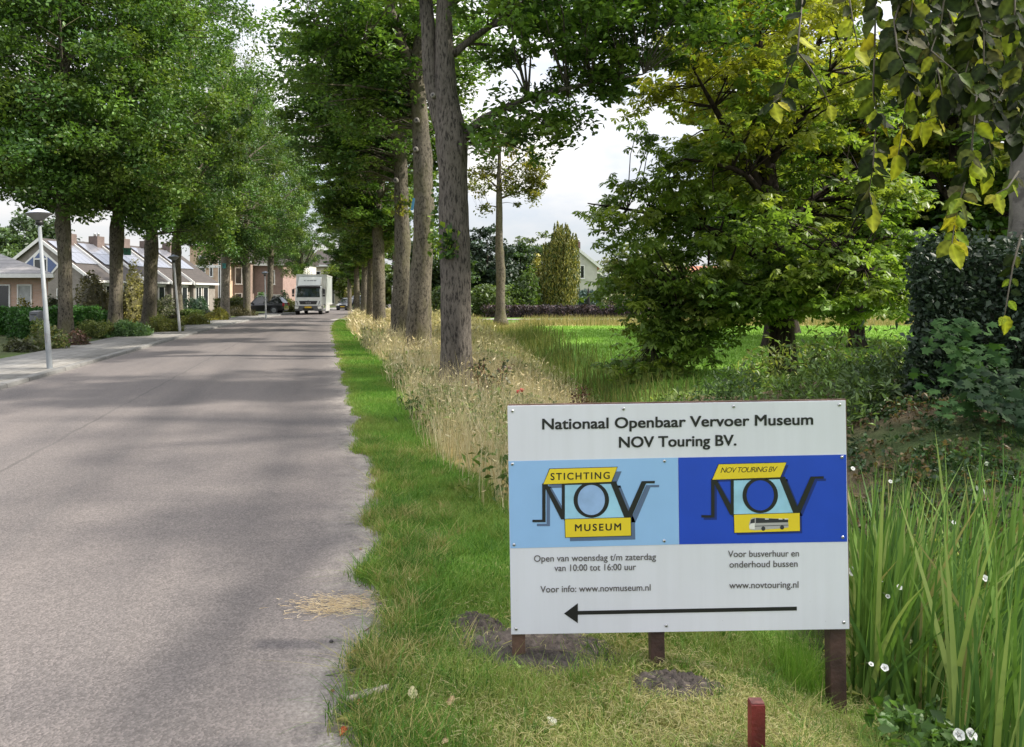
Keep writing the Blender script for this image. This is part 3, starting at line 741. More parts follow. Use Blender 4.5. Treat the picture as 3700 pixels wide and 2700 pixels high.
def left_copy(proto, label, px, d, sc, rz):
    c = copy_tree(proto); c.location = loc(px, d, .05); c.rotation_euler = (0, 0, rz); c.scale = (sc,) * 3; c['label'] = label; return c
left_tree('fourth tree of the left pavement row, slim trunk right behind the second lamp post', 645, 44.5, .05, .27, 4.6, 20, 4.9, 171, -.15, extra=[(1.9, -1, 4.5, 1.8, 1.6, .8, .8)])
left_tree('fifth tree of the left pavement row, smooth pale trunk with a teal nest box', 812, 54, .05, .33, 5.0, 19, 4.6, 181, .1, bark=BARK_PALE, extra=[(1.6, -1, 4.7, 1.8, 1.6, .8, .8)])
left_copy(LB, 'sixth tree of the left pavement row, mossy trunk left of the parked black estate car', 893, 60, .92, 3.7)
left_copy(LA, 'seventh tree of the left pavement row, dark trunk behind the third lamp post', 975, 70, 1.2, 4.4)
left_copy(LB, 'tree of the left pavement row standing just behind the truck', 1085, 96, .95, 5.3)
# --- horse chestnut over the meadow
CH = [[.135, .215, .040], [.165, .25, .046], [.095, .165, .034], [.20, .26, .05]]
def chcol(C, c, rng):  # sunlit yellow of the top and lower right put into the leaf tint
    w = (sm(4.2, 6.2, C[:, 2] + rng.normal(0, .9, len(C))) * .7)[:, None]
    w2 = (sm(.2, 1.4, C[:, 0]) * sm(2.6, 1.4, C[:, 2]) * .45)[:, None]
    c = c * (1 - w) + np.array([.30, .29, .035]) * w
    return c * (1 - w2) + np.array([.20, .27, .055]) * w2
tree('chestnut_tree', 'large horse chestnut with drooping branches and sunlight-tinted yellow top in front of the meadow', (*loc(2827, 15)[:2], gz1(*loc(2827, 15)[:2]) - .05),
     [[(0, 0, -.3, .28), (0, 0, .1, .25), (-.02, 0, 1.0, .235), (-.05, .05, 2.0, .25), (-.2, .1, 3.5, .2), (-.4, .2, 5.5, .14), (-.4, .2, 8, .04)],
      [(-.05, 0, 1.7, .12), (-.9, -.2, 2.0, .09), (-1.9, -.3, 1.6, .06), (-2.7, -.4, .7, .02)], [(-.1, 0, 2.2, .12), (-1.2, .2, 2.9, .08), (-2.6, .2, 3.3, .04), (-3.9, .1, 3.5, .012)],
      [(0, 0, 1.9, .1), (.5, -.8, 2.4, .07), (.8, -1.8, 2.1, .02)], [(-.1, 0, 2.8, .12), (1.0, .3, 3.8, .08), (2.3, .4, 4.4, .02)],
      [(-.25, .1, 3.6, .11), (-1.2, -.3, 4.9, .07), (-1.9, -.5, 6, .02)], [(-.3, .1, 4.2, .1), (.6, -.2, 5.6, .06), (1.2, -.3, 6.8, .02)], [(-.1, .1, 3.0, .1), (-1, -.9, 3.9, .06), (-2.3, -1.5, 4.1, .02)]],
     [(-.3, 0, 3.7, 2.9, 2.5, 2.0, 4.6), (-.5, 0, 5.7, 2.6, 2.4, 1.6, 3.2), (-2.75, 0, 3.25, 1.4, 1.5, 1.0, 1.6), (-2.2, -.2, 1.75, 1.6, 1.3, .7, 2.2), (-2.05, -.3, .9, 1.0, .8, .5, 1.5), (-1.1, -.3, 1.6, 1.1, 1.0, .5, 1.4), (-2.7, -.3, .2, .75, .7, .22, .9),
      (.4, -1.3, 1.85, 1.6, 1.0, .75, 2.6), (1.9, 0, 2.9, 1.1, 1.5, 1.3, 1.5), (-.2, .2, 7.6, 2.8, 2.4, 1.6, 2.2)],
     640, 24, .18, CH, 81, 'tree', None, .46, .45, BARK_DARK, leafmat('chestnut leaf', .5), palm=True, colfn=chcol, trunkseg=18)
YE = [[.36, .34, .04], [.26, .29, .04], [.12, .18, .04], [.18, .24, .04], [.42, .37, .04]]
tree('maple_tree', 'yellowing tree with several dark upright stems behind the chestnut', loc(2790, 23, .0),
     [[(0, 0, -.2, .25), (0, 0, 2, .22), (-.2, 0, 4, .18), (-.5, 0, 8, .12), (-.6, 0, 13, .03)], [(0, 0, 2.5, .15), (.5, .1, 5, .12), (.6, .1, 9, .09), (.9, .2, 12.5, .03)], [(0, 0, 3, .14), (1.0, 0, 5.5, .11), (1.4, .1, 9, .08), (2, .2, 12, .02)],
      [(-.2, 0, 4, .12), (-1.0, 0, 6.5, .09), (-1.7, 0, 9.5, .02)], [(.5, 0, 5, .1), (1.9, .2, 7, .06), (3.2, 0, 8.6, .02)]],
     [(-.4, 0, 8.4, 3.9, 2.6, 2.4, 3.4), (1.8, .3, 7.0, 2.2, 2, 1.8, 1.4), (0, .4, 11, 3, 2.6, 2, 2), (3.0, 0, 5.6, 1.6, 1.8, 1.5, 1.2)], 400, 75, .17, YE, 91, 'tree', None, .55, .4, BARK_DARK, colw=[.22, .28, .14, .26, .10])
DG = [[0.051, 0.094, 0.029], [0.072, 0.123, 0.032], [0.116, 0.160, 0.036], [0.174, 0.189, 0.036]]
PB = tree('shade_tree', 'dark leafy tree with a short black trunk, right of the chestnut in the meadow', loc(3094, 22.7),
     [[(0, 0, -.2, .24), (0, 0, 1, .2), (0, 0, 2.5, .17), (.2, 0, 5, .11), (.2, 0, 8, .03)], [(0, 0, 1.6, .08), (.9, -.3, 2.5, .06), (2.2, -.5, 3, .02)], [(0, 0, 2.2, .08), (-.9, -.3, 3.2, .05), (-1.9, -.5, 3.6, .02)], [(0, 0, 3, .08), (1, .3, 4.6, .05), (1.8, .3, 6, .02)]],
     [(.2, 0, 5.2, 2.8, 2.6, 2.4, 3), (1.8, -.5, 3.0, 1.7, 1.6, 1.2, 1.6), (-1.3, -.5, 3.2, 1.4, 1.4, 1.1, 1.0), (.3, -.9, 2.3, 1.6, 1.2, .7, .9)], 260, 80, .19, DG, 101, 'tree', None, .5, .4, BARK_DARK)
def shade_copy(label, px, d, sc, rz):
    c = copy_tree(PB); c.location = loc(px, d); c.rotation_euler = (0, 0, rz); c.scale = (sc,) * 3; c['label'] = label; return c
shade_copy('dark leafy tree half hidden behind the clipped hedge at the right', 3480, 20, 1.25, 2.2)
shade_copy('tall dark tree closing the gap behind the yellowing tree', 2850, 32, 1.6, 3.9)
shade_copy('dark leafy tree at the edge of the meadow, seen through the chestnut', 2690, 46, 1.35, 1.1)
shade_copy('broad dark tree beyond the hedge at the far right', 3700, 26, 1.7, 5.0)
# --- lone slender tree by the far path
tree('slender_tree', 'slender pale-trunked tree with a thin crown by the far path, right of the thick trunk', loc(1810, 47.5),
     [[(0, 0, -.2, .40), (0, 0, .1, .33), (-.05, 0, 2, .28), (-.02, 0, 3.2, .30), (-.1, 0, 5, .24), (-.12, 0, 7.5, .20), (-.1, 0, 10, .12), (-.1, 0, 13, .03)],
      [(-.1, 0, 7.8, .08), (1.0, 0, 8.2, .05), (2.3, 0, 8.6, .02)], [(-.1, 0, 8.4, .07), (-1, .2, 9.2, .05), (-2, .3, 9.6, .02)], [(-.1, 0, 9.2, .07), (1.1, .2, 10.3, .05), (2.4, .3, 11.2, .02)], [(-.1, 0, 7.2, .05), (-.8, 0, 7.4, .03), (-1.5, 0, 7.2, .01)]],
     [(1.2, 0, 8.4, 1.6, 1.2, 1.0, 1.4), (-1.1, 0, 8.8, 1.4, 1.2, 1.2, 1.2), (.9, .2, 10.6, 2.4, 1.6, 1.5, 1.8), (2.0, 0, 9.4, 1.1, .8, .8, .7), (-.2, 0, 12, 2, 1.6, 1, 1), (-.9, 0, 7.2, .9, .7, .35, .4)], 130, 48, .19, [[.16, .17, .03], [.11, .14, .03], [.2, .19, .035]], 111, 'tree', None, .5, .75, BARK_MOSS, knots=5)
# --- beech over the viewer's right: trunk behind the hedge, a spreading crown and hanging twigs with big leaves
bx, by = 6.95, 9.6
rb = random.Random(5)
beech = tree('beech_tree', 'grey-trunked beech behind the clipped hedge, its leafy twigs hanging into the upper right', (bx, by, .3),
     [[(0, 0, -.3, .62), (0, 0, 1, .52), (0, 0, 3, .47), (-.1, -.1, 5, .4), (-.2, -.2, 8, .25), (0, 0, 12, .05)], [(0, 0, 3.6, .2), (-1.6, -2.4, 4.6, .14), (-2.9, -5, 4.6, .08), (-4.2, -7.2, 3.6, .03)], [(0, 0, 4, .2), (-1, -3, 5.4, .13), (-2, -6.4, 5, .07), (-2.9, -8.3, 3.7, .02)], [(-.1, 0, 5, .16), (-2, -1, 6, .1), (-4, -2, 6.3, .03)]],
     [(-1.0, -3.0, 6.2, 2.6, 3.2, 1.4, 2.4), (-.5, -6.6, 5.3, 2.2, 2.6, 1.0, 1.6), (0, 0, 8, 3.4, 3.4, 2, 2), (.8, -3.5, 4.6, 2.0, 3.0, .9, 1.1)], 230, 60, .095, [[.03, .05, .018], [.045, .07, .02], [.06, .085, .02]], 121, 'tree', None, .6, .35, BARK_BEECH, BEECHLEAF, knots=2, trunkseg=20)
def beech_leaf(rng, P, D, Nn, L, tint):
    """one large leaf: ribbed, pointed, slightly cupped and wavy"""
    T = np.cross(Nn, D); rows, V, Fs = 8, [], []
    cup = rng.uniform(-.1, .45); curl = rng.uniform(-.5, .8); ph = rng.uniform(0, 6)
    wd = L * rng.uniform(.30, .36)
    for i in range(rows + 1):
        t = i / rows
        w = wd * (math.sin(math.pi * min(1, t * .98 + .02) ** .82) ** .8) if 0 < i < rows else 0.0012
        w *= 1 + (.045 if i % 2 else -.045)
        for s_ in (-1, -.5, 0, .5, 1):
            z = cup * abs(s_) * w + .05 * L * math.sin(ph + t * 9 + s_ * 2) * abs(s_) * .35 - curl * L * t * t * .5
            rib = .012 * L * (1 if i % 2 else -1) * abs(s_)
            V.append(P + D * (L * t) + T * (w * s_) + Nn * (z + rib))
    for i in range(rows):
        for k in range(4):
            a = i * 5 + k; Fs += [(a, a + 1, a + 6), (a, a + 6, a + 5)]
    vein = np.array([1.7 if (j % 5 == 2) else (1.22 if (j // 5) % 2 else .86) for j in range(len(V))])[:, None] * (1 + rng.normal(0, .06, (len(V), 1)))
    if rng.uniform() < .3: vein = vein * np.where((np.abs(np.arange(len(V)) % 5 - 2) == 2) * (rng.uniform(0, 1, len(V)) < .5), .45, 1)[:, None]
    return np.array(V), np.array(Fs), tint[None] * vein
DK = [np.array(c) for c in ([.012, .019, .006], [.015, .026, .007], [.020, .032, .008], [.028, .038, .012])]  # near-black tints carry the backlit darkness of the overhanging leaves
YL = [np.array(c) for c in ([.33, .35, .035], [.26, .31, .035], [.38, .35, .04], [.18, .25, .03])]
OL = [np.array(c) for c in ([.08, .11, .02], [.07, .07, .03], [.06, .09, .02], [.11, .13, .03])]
def hanging(label, pts, d, yellow, dens=46, size=92, seed=0, r=.0028, tip=True):
    rng = np.random.default_rng(seed); rnd = random.Random(seed)
    dd = [d + rnd.uniform(-.04, .04) * i for i in range(len(pts))]
    W = [at(x, q, y) for (x, y), q in zip(pts, dd)]
    mb = MB(); mb.tube(W, [r * (1 - .55 * i / max(1, len(W) - 1)) for i in range(len(W))], 6)
    tw = mb.build('hanging_twig', TWIG, None, True); tw['label'] = label
    Ls = []; tot = 0; S = spline([(*w, 0) for w in W], .5 * dens * d / F)[:, :3]
    for i, p in enumerate(S[1:]):
        t = i / max(1, len(S) - 2)
        for side in (rnd.choice((-1, 1)),) if rnd.random() < .8 else (-1, 1):
            D = np.array([side * rnd.uniform(.25, .95), rnd.uniform(-.5, .4), -rnd.uniform(.5, 1.1)]); D /= np.linalg.norm(D)
            Nn = np.array([rnd.uniform(-.7, .7), -rnd.uniform(.25, 1.0), rnd.uniform(-.1, .8)]); Nn -= D * Nn.dot(D); Nn /= np.linalg.norm(Nn)
            L = size * d / F * rnd.uniform(.5, .95)
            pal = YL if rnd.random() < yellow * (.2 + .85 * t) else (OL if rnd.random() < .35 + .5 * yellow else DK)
            Ls.append(beech_leaf(rng, p + D * .006, D, Nn, L, pal[rnd.randrange(4)] * rnd.uniform(.8, 1.2)))
    if tip:
        D = np.array([rnd.uniform(-.3, .3), -.1, -1.0]); D /= np.linalg.norm(D); Nn = np.array([.2, -1, .1]); Nn -= D * Nn.dot(D); Nn /= np.linalg.norm(Nn)
        Ls.append(beech_leaf(rng, S[-1], D, Nn, size * d / F * 1.05, (YL if yellow > .2 else DK)[0]))
    V, T, C = join(Ls)
    lv = np_mesh('leaves', V, T, BEECHLEAF, tw, C, True)
    tw.parent = beech; tw.matrix_parent_inverse.identity()
    tw.location = (-bx, -by, -.3)
    return tw
H = [([(2905, -60), (2890, 90), (2882, 190), (2845, 275), (2820, 350), (2795, 370)], 2.0, .35, 95, 80), ([(2882, 190), (2912, 225), (2960, 300), (3000, 380)], 1.98, .75, 120, 60),
     ([(3060, -60), (3085, 100), (3100, 170)], 2.1, .95, 75, 80), ([(3165, -60), (3160, 200), (3155, 330), (3170, 430), (3160, 500), (3155, 600), (3140, 690), (3150, 740)], 2.0, .35, 78, 98),
     ([(3290, 100), (3278, 300), (3265, 450), (3245, 560)], 2.15, .75, 62, 84), ([(3260, -60), (3310, 110), (3350, 175), (3390, 260), (3405, 350)], 2.0, .15, 50, 90),
     ([(3530, 330), (3515, 480), (3510, 560), (3490, 640), (3470, 720), (3450, 800), (3440, 880)], 1.95, .72, 68, 90), ([(3440, 250), (3400, 360), (3385, 420), (3330, 440)], 2.1, .6, 62, 84),
     ([(3600, 430), (3570, 490), (3585, 560), (3560, 620)], 2.2, .65, 62, 80), ([(3680, 620), (3640, 680), (3600, 700)], 1.9, .9, 70, 74), ([(3690, 850), (3660, 960), (3640, 1080), (3630, 1140)], 1.9, .9, 74, 66)]
for k in range(27):
    x = 3240 + k * 19 + rb.uniform(-30, 30); L = rb.uniform(200, 330) + max(0, (x - 3400)) * .5
    H.append(([(x + rb.uniform(-60, 60), -90), (x, L * .3), (x + rb.uniform(-40, 40), L * .7), (x + rb.uniform(-60, 60), L)], rb.uniform(1.8, 2.6), .06, 40, 92))
for i, (pts, d, yl, dens, sz) in enumerate(H):
    hanging(('yellow-green leafy twig of the beech' if yl > .5 else 'beech twig with backlit darkness in its leaf tint'), pts, d, yl, dens, sz, 300 + i)
# ================================================================== SHRUBS, HEDGES AND FAR PLANTS
def shell_pts(rng, n, kind, r, depth=.25):
    if kind == 'ball':
        d = unit(rng.normal(0, 1, (n, 3))); d[:, 2] = np.abs(d[:, 2]) * 1.0 - .15
        return d * np.array(r) * (1 - depth * rng.uniform(0, 1, (n, 1)) ** 2)
    a = np.array(r); f = rng.choice(5, n, p=np.array([a[1] * a[2], a[1] * a[2], a[0] * a[2], a[0] * a[2], a[0] * a[1]]) / (2 * a[1] * a[2] + 2 * a[0] * a[2] + a[0] * a[1]))
    P = rng.uniform(-1, 1, (n, 3))
    P[f == 0, 0] = -1; P[f == 1, 0] = 1; P[f == 2, 1] = -1; P[f == 3, 1] = 1; P[f == 4, 2] = 1
    return P * a * (1 - depth * .3 * rng.uniform(0, 1, (n, 1)))
def shrub(name, label, cat, c, r, n, ls, cols, seed, kind='ball', mat=None, lump=.18, group=None, up=.5, droop=.25, aspect=.6, rz=0.0, depth=.25, colw=None):
    """c: foot of the plant on the ground, r: half-width, half-depth, height"""
    rng = np.random.default_rng(seed)
    rr = (r[0], r[1], r[2] / (2 if kind == 'box' else 1.0))
    P = shell_pts(rng, n, kind, rr, depth)
    if kind == 'box': P[:, 2] += rr[2]
    ph = rng.uniform(0, 6, 3)
    P = P * (1 + lump * np.sin(P[:, :1] / r[0] * 5 + ph[0]) * np.sin(P[:, 1:2] / r[1] * 4 + ph[1]) + lump * .8 * np.sin(P[:, 2:3] / r[2] * 6 + ph[2] + P[:, :1] / r[0] * 3))
    P += rng.normal(0, ls * .45, P.shape)
    P[:, 2] = np.abs(P[:, 2])
    patch = (1 + .22 * np.sin(P[:, :1] * 3.1 / r[0] + ph[1] + P[:, 2:3] * 2) * np.sin(P[:, 2:3] * 4 / r[2] + ph[0]))
    cl = tints(rng, n, cols, colw) * patch
    parts = [leaves(rng, P, ls, cl, up, droop, aspect)]
    # leafy core
    m = 14; Vc, Fc = [], []
    k = .74
    for i in range(m + 1):
        for j in range(m):
            th, ph_ = math.pi * .5 * i / m, 2 * math.pi * j / m
            if kind == 'box':
                q = np.array([math.cos(ph_), math.sin(ph_)]); q = q / np.abs(q).max()
                h = [0, .3, .6, .9, .97, 1][min(5, i * 5 // m)]
                sc = 1 if i < m * .8 else max(0.02, (m - i) / (m * .2))
                Vc.append((q[0] * rr[0] * k * sc, q[1] * rr[1] * k * sc, h * r[2] * .93))
            else: Vc.append((math.cos(th) * math.cos(ph_) * r[0] * k * .93, math.cos(th) * math.sin(ph_) * r[1] * k * .93, math.sin(th) * r[2] * k))
    for i in range(m):
        for j in range(m):
            a, b2 = i * m + j, i * m + (j + 1) % m
            Fc += [(a, b2, b2 + m), (a, b2 + m, a + m)]
    Vc = np.array(Vc)
    parts.append((Vc, np.array(Fc), np.tile(np.array(cols).mean(0) * .8, (len(Vc), 1))))
    V, T, C = join(parts)
    o = np_mesh(name, V, T, mat or LEAF, None, C, False, (c[0], c[1], c[2] if len(c) > 2 else gz1(c[0], c[1])))
    o.rotation_euler = (0, 0, rz)
    return tag(o, label, cat, group)
RED_G = [[.05, .03, .035], [.035, .025, .03], [.06, .045, .04]]
# right-hand background, beyond the far path
def spot(x0, x1, d): return (((x0 + x1) / 2 - CX) * d / F, d), (x1 - x0) / 2 * d / F
c, hw = spot(1752, 2420, 57); shrub('beech_hedge', 'low dark purple clipped hedge beyond the far path', 'hedge', c, (hw, .6, .82), 7000, .16, [[.045, .030, .036], [.030, .022, .028], [.075, .045, .045]], 201, 'box', LEAF_DULL, .03)
c, hw = spot(1690, 1905, 60); shrub('rhododendron', 'wide light green rhododendron mound behind the slender tree', 'shrub', c, (hw, 2.0, 3.2), 3600, .28, [[.10, .15, .045], [.13, .18, .06], [.07, .11, .03]], 202, 'ball', None, .1, up=.9)
c, hw = spot(1560, 1700, 58); shrub('rhododendron', 'dark green shrub between the two thick roadside trunks', 'shrub', c, (hw, 2.0, 3.4), 2600, .28, [[.05, .09, .03], [.08, .12, .04], [.04, .06, .025]], 203)
# columnar cypress: many upright plumes
rng = np.random.default_rng(7); d = 62; k = d / F; parts = []; mbt = MB()
cy = thing('cypress', 'tall columnar golden green cypress behind the dark purple hedge', 'conifer', (*at(2024, d), 0))
mbt.tube([(0, 0, -.2), (0, 0, 4)], [.2, .1], 8); mbt.build('trunk', BARK_DARK, cy)
for j in range(46):
    an = j * 2.399; q = math.sqrt((j + .5) / 46)
    x, y = 1.5 * q * math.cos(an), 1.3 * q * math.sin(an)
    H_ = (7.6 - 1.5 * q ** 2 - .75 * (x < -.5) + .35 * math.sin(j * 1.7)) if q < 1.1 else 6; n = 420
    z = rng.uniform(.03, 1, n) ** .8 * H_; rad = .30 * (1 - (z / H_) ** 3) + .03
    a2 = rng.uniform(0, 6.28, n)
    P = np.stack([x * (.72 + .28 * np.minimum(1, z / H_ * 2)) + rad * np.cos(a2), y + rad * np.sin(a2), z], 1)
    parts.append(leaves(rng, P, .26, tints(rng, n, [[.19, .19, .04], [.26, .24, .045], [.08, .115, .03]]) * (1 + .12 * math.sin(j)), .2, -1.6, .3))
V, T, C = join(parts); np_mesh('foliage', V, T, LEAF_DULL, cy, C)
c, hw = spot(1905, 1985, 64); shrub('conifer', 'golden yellow conical conifer left of the tall cypress', 'conifer', c, (hw * 1.15, 1.4, 5.4), 2600, .25, [[.30, .26, .03], [.20, .20, .03], [.10, .12, .03]], 204, 'ball', LEAF_DULL, .12)
c, hw = spot(1840, 1960, 60.5); shrub('evergreen_shrub', 'rounded mid-green evergreen shrub in front of the golden conifer', 'shrub', c, (hw, 1.4, 4.2), 2600, .26, [[.07, .12, .03], [.10, .16, .035], [.05, .08, .02]], 205)
def crown_tree(name, label, px, d, zc, rx, rz_, n, nl, ls, cols, seed, cat='tree', r0=.25, group=None, leafm=None, zmin=.5):
    return tree(name, label, loc(px, d), [[(0, 0, -.2, r0), (0, 0, zc * .5, r0 * .8), (0, 0, zc, r0 * .5), (0, 0, zc + rz_ * .7, .04)]],
                [(0, 0, zc, rx, rx, rz_, 3), (rx * .4, -rx * .3, zc - rz_ * .4, rx * .7, rx * .7, rz_ * .5, 1), (-rx * .5, -rx * .3, zc - rz_ * .2, rx * .6, rx * .6, rz_ * .5, 1)], n, nl, ls, cols, seed, cat, group, rx * .2 + .2, .5, BARK_DARK, leafm, zmin=zmin, twigs=False, hollow=.3)
BG_ = [[.035, .06, .028], [.045, .08, .03], [.055, .09, .04]]
crown_tree('weeping_tree', 'dark blue-green weeping tree behind the rhododendron', 1760, 72, 4.6, 3.0, 3.6, 150, 70, .35, [[.032, .058, .034], [.045, .075, .045], [.028, .045, .028]], 211, leafm=LEAF_DULL)
crown_tree('garden_tree', 'grey-green rounded tree between the weeping tree and the cypress', 1880, 82, 4.2, 3.4, 3.2, 130, 70, .4, BG_, 212)
crown_tree('garden_tree', 'tall airy tree far behind the golden conifer', 1935, 105, 5.5, 4.2, 5.0, 130, 60, .5, [[.06, .08, .045], [.075, .10, .05]], 213)
crown_tree('garden_tree', 'dark garden tree seen between the roadside trunks', 1590, 68, 4.0, 3.4, 3.6, 140, 70, .38, BG_, 214)
crown_tree('garden_tree', 'green bushy tree beyond the dry grass at the far bend', 1420, 90, 4.5, 4.2, 4.4, 150, 70, .45, [[.06, .10, .025], [.09, .14, .03]], 215)
crown_tree('garden_tree', 'sunlit yellow-green tree above the far grey car', 1300, 128, 5.5, 5, 5.2, 150, 70, .5, [[.12, .16, .03], [.08, .12, .03]], 216)
c, hw = spot(2080, 2175, 63); shrub('blue_spruce', 'blue-green rounded spruce in front of the pale gabled house', 'conifer', c, (hw, 1.1, 2.6), 2000, .2, [[.035, .075, .065], [.05, .10, .085]], 206, 'ball', LEAF_DULL)
cream = [[.22, .21, .12], [.15, .17, .08], [.28, .26, .16]]
c, hw = spot(2170, 2330, 61); shrub('variegated_shrub', 'cream and green variegated shrub behind the purple hedge, left part of the pair', 'shrub', c, (hw, 1.3, 2.2), 1800, .24, cream, 207)
c, hw = spot(2340, 2600, 66); shrub('variegated_shrub', 'tall cream and green variegated shrub seen through the chestnut leaves', 'shrub', c, (hw, 1.6, 4.5), 2400, .28, cream, 208)
crown_tree('garden_tree', 'pale green tree far behind the chestnut', 2330, 100, 5.0, 5.5, 4.5, 150, 60, .5, [[.11, .15, .05], [.15, .17, .06]], 217)
crown_tree('garden_tree', 'mid-green tree far behind the chestnut trunk', 2830, 75, 4.5, 5, 4.6, 150, 70, .45, BG_, 218)
crown_tree('garden_tree', 'dark tree far beyond the meadow at the right', 3180, 80, 5, 6, 5.2, 160, 70, .5, BG_, 219)
crown_tree('garden_tree', 'broad dark tree far right beyond the hedge', 3560, 62, 5, 6, 5.2, 160, 70, .45, BG_, 220)
crown_tree('garden_tree', 'big green tree rising behind the bungalow roofs at the far left', 95, 84, 6.2, 5.2, 4.8, 240, 80, .42, [[.06, .10, .045], [.09, .14, .06], [.045, .075, .035]], 221)
crown_tree('garden_tree', 'tree top showing at the left edge behind the brick house', -60, 78, 5.5, 4.5, 4.5, 150, 70, .42, [[.06, .10, .045], [.09, .14, .06]], 222)
# distant wood closing the horizon
rng = np.random.default_rng(17); n = 900
az = rng.uniform(-.62, .62, n); dist = rng.uniform(150, 240, n); hh = rng.uniform(4, 9, n)
Cc = np.stack([np.sin(az) * dist, np.cos(az) * dist, rng.uniform(0, 1, n) * hh], 1); ci = np.repeat(np.arange(n), 34)
P = Cc[ci] + rng.normal(0, 1.6, (len(ci), 3)); P[:, 2] = np.abs(P[:, 2])
V, T, C = leaves(rng, P, 1.5, tints(rng, len(ci), [[.06, .085, .045], [.05, .07, .04], [.085, .11, .055]]))
tag(np_mesh('wood', V, T, LEAF_DULL, None, C), 'distant band of trees along the horizon', 'wood', kind='stuff')
# --- clipped dark hedge on the bank at the right, with young maple leaves growing out at its foot
rng = np.random.default_rng(23)
hb = thing('clipped_hedge', 'tall dark clipped hedge on the shaded bank right of the sign', 'hedge', (0, 0, 0))
n = 34000; f = rng.uniform(0, 1, n)
xl, xr = 4.02, 9.0
side = rng.uniform(0, 1, n)
dep = rng.uniform(0, 1.6, n)
x = np.where(side < .14, xl + rng.uniform(0, .1, n), np.where(side < .8, xl + (xr - xl) * rng.uniform(0, 1, n) ** 1.6, xl + (xr - xl) * rng.uniform(0, 1, n)))
yf = 7.45 + .12 * np.sin(x * 3.0) + .25 * sm(4.6, 8, x) * -1.0
y = np.where(side < .14, 7.4 + dep, np.where(side < .8, yf, yf + dep))
x = x + np.where((side < .14) | (side > .8), .56 * (y - 7.4), 0)
g0 = gz(x, y)
ztop = 2.12 + .10 * np.sin(x * 2.1) + .06 * np.sin(x * 5.7) - .22 * np.exp(-((x - xl) / .35) ** 2)
z = np.where(side < .8, g0 - .05 + (ztop - g0) * f, ztop + rng.normal(0, .05, n))
P = np.stack([x, y, z], 1) + rng.normal(0, .05, (n, 3)) + np.stack([.05 * np.sin(z * 5 + y), .07 * np.sin(x * 4.0) * np.sin(z * 4.5), 0 * x], 1)
cl = tints(rng, n, [[.024, .045, .026], [.033, .058, .033], [.018, .035, .020], [.048, .075, .044]])
V, T, C = leaves(rng, P, .062, cl, .5, .35, .62); np_mesh('foliage', V, T, LEAF_DULL, hb, C)
mb = MB(); mb.box(xl + .95, xr, 7.66, 8.9, .0, 1.98); mb.build('core', plain('hedge inner twigs', (.035, .042, .028), .9), hb)
def maple_leaf(rng, c, L, tint):
    D = unit(rng.normal(0, 1, (1, 3)) * [1, .6, .4] + [[0, -.5, -.45]])[0]; N = rng.normal(0, .3, 3) + np.array([-.1, -.45, .9]); N -= D * N.dot(D); N /= np.linalg.norm(N); T_ = np.cross(N, D)
    pr = [(0, .18), (35, .55), (18, .40), (70, .62), (48, .42), (115, .48), (90, .36), (150, .22)]
    out = [(0.0, 1.0), (.16, .62), (.42, .74), (.30, .42), (.56, .34), (.34, .14), (.36, -.06), (.08, .02)]
    V = [c + D * (L * .4)]
    for a, b in out: V.append(c + D * (L * b) + T_ * (L * a) - N * (.12 * L * abs(a)))
    for a, b in out[::-1][:-1]: V.append(c + D * (L * b) - T_ * (L * a) - N * (.12 * L * abs(a)))
    m = len(V) - 1
    return np.array(V), np.array([(0, i, i % m + 1) for i in range(1, m + 1)]), np.tile(tint, (m + 1, 1))
rnd = random.Random(4)
ML = []
for i in range(260):
    t = rnd.random()
    py = rnd.uniform(1150, 1500); px = rnd.gauss(3450 + .35 * (py - 1150), 80)
    if px < 3330: py = rnd.uniform(1310, 1420)
    d = 7.1 - 1.4 * max(0, (py - 1350)) / 300 + rnd.uniform(-.25, .15) - .3 * math.exp(-((px - 3450) / 110) ** 2)
    p = np.array(at(px, d, py)); 
    if p[2] < gz1(p[0], p[1]) + .05: p[2] = gz1(p[0], p[1]) + rnd.uniform(.05, .3)
    ML.append(maple_leaf(rng, p, rnd.uniform(.07, .125), np.array([[.028, .068, .022], [.04, .09, .028], [.055, .115, .036]][rnd.randrange(3)])))
for i in range(260):
    px = rnd.uniform(3440, 3800); py = rnd.uniform(1330, 1400 + .6 * (px - 3440))
    d = 6.7 - 1.3 * (py - 1330) / 300 + rnd.uniform(-.2, .2); p = np.array(at(px, d, py))
    p[2] = max(p[2], gz1(p[0], p[1]) + rnd.uniform(.02, .25))
    ML.append(maple_leaf(rng, p, rnd.uniform(.06, .11), np.array([[.022, .045, .022], [.03, .06, .026], [.02, .038, .022]][rnd.randrange(3)])))
V, T, C = join(ML)
tag(np_mesh('maple_seedlings', V, T, leafmat('young maple leaf', .3, .7, .08), None, C), 'young lobed maple shoots growing out at the foot of the dark hedge', 'saplings', kind='stuff')

# --- gardens on the left
GRN = [[.05, .14, .03], [.07, .18, .04], [.04, .11, .025]]
def lshrub(name, label, cat, x0, x1, d, h, depth, n, ls, cols, seed, kind='ball', **kw):
    c, hw = spot(x0, x1, d); return shrub(name, label, cat, (c[0], c[1], .04), (hw, depth, h), n, ls, cols, seed, kind, **kw)
lshrub('laurel_hedge', 'bright green clipped hedge behind the mailbox at the left edge', 'hedge', -60, 195, 29.5, 1.05, .45, 6500, .10, GRN, 231, 'box', lump=.03)
lshrub('laurel_hedge', 'dark green hedge end jutting forward behind the mailbox', 'hedge', 72, 125, 26.5, 1.0, .7, 2600, .09, [[.03, .085, .02], [.04, .11, .025]], 232, 'box', lump=.03)
lshrub('laurel_hedge', 'bright green clipped hedge right of the leftmost trunk', 'hedge', 205, 347, 31.5, 1.08, .5, 4200, .10, GRN, 233, 'box', lump=.03)
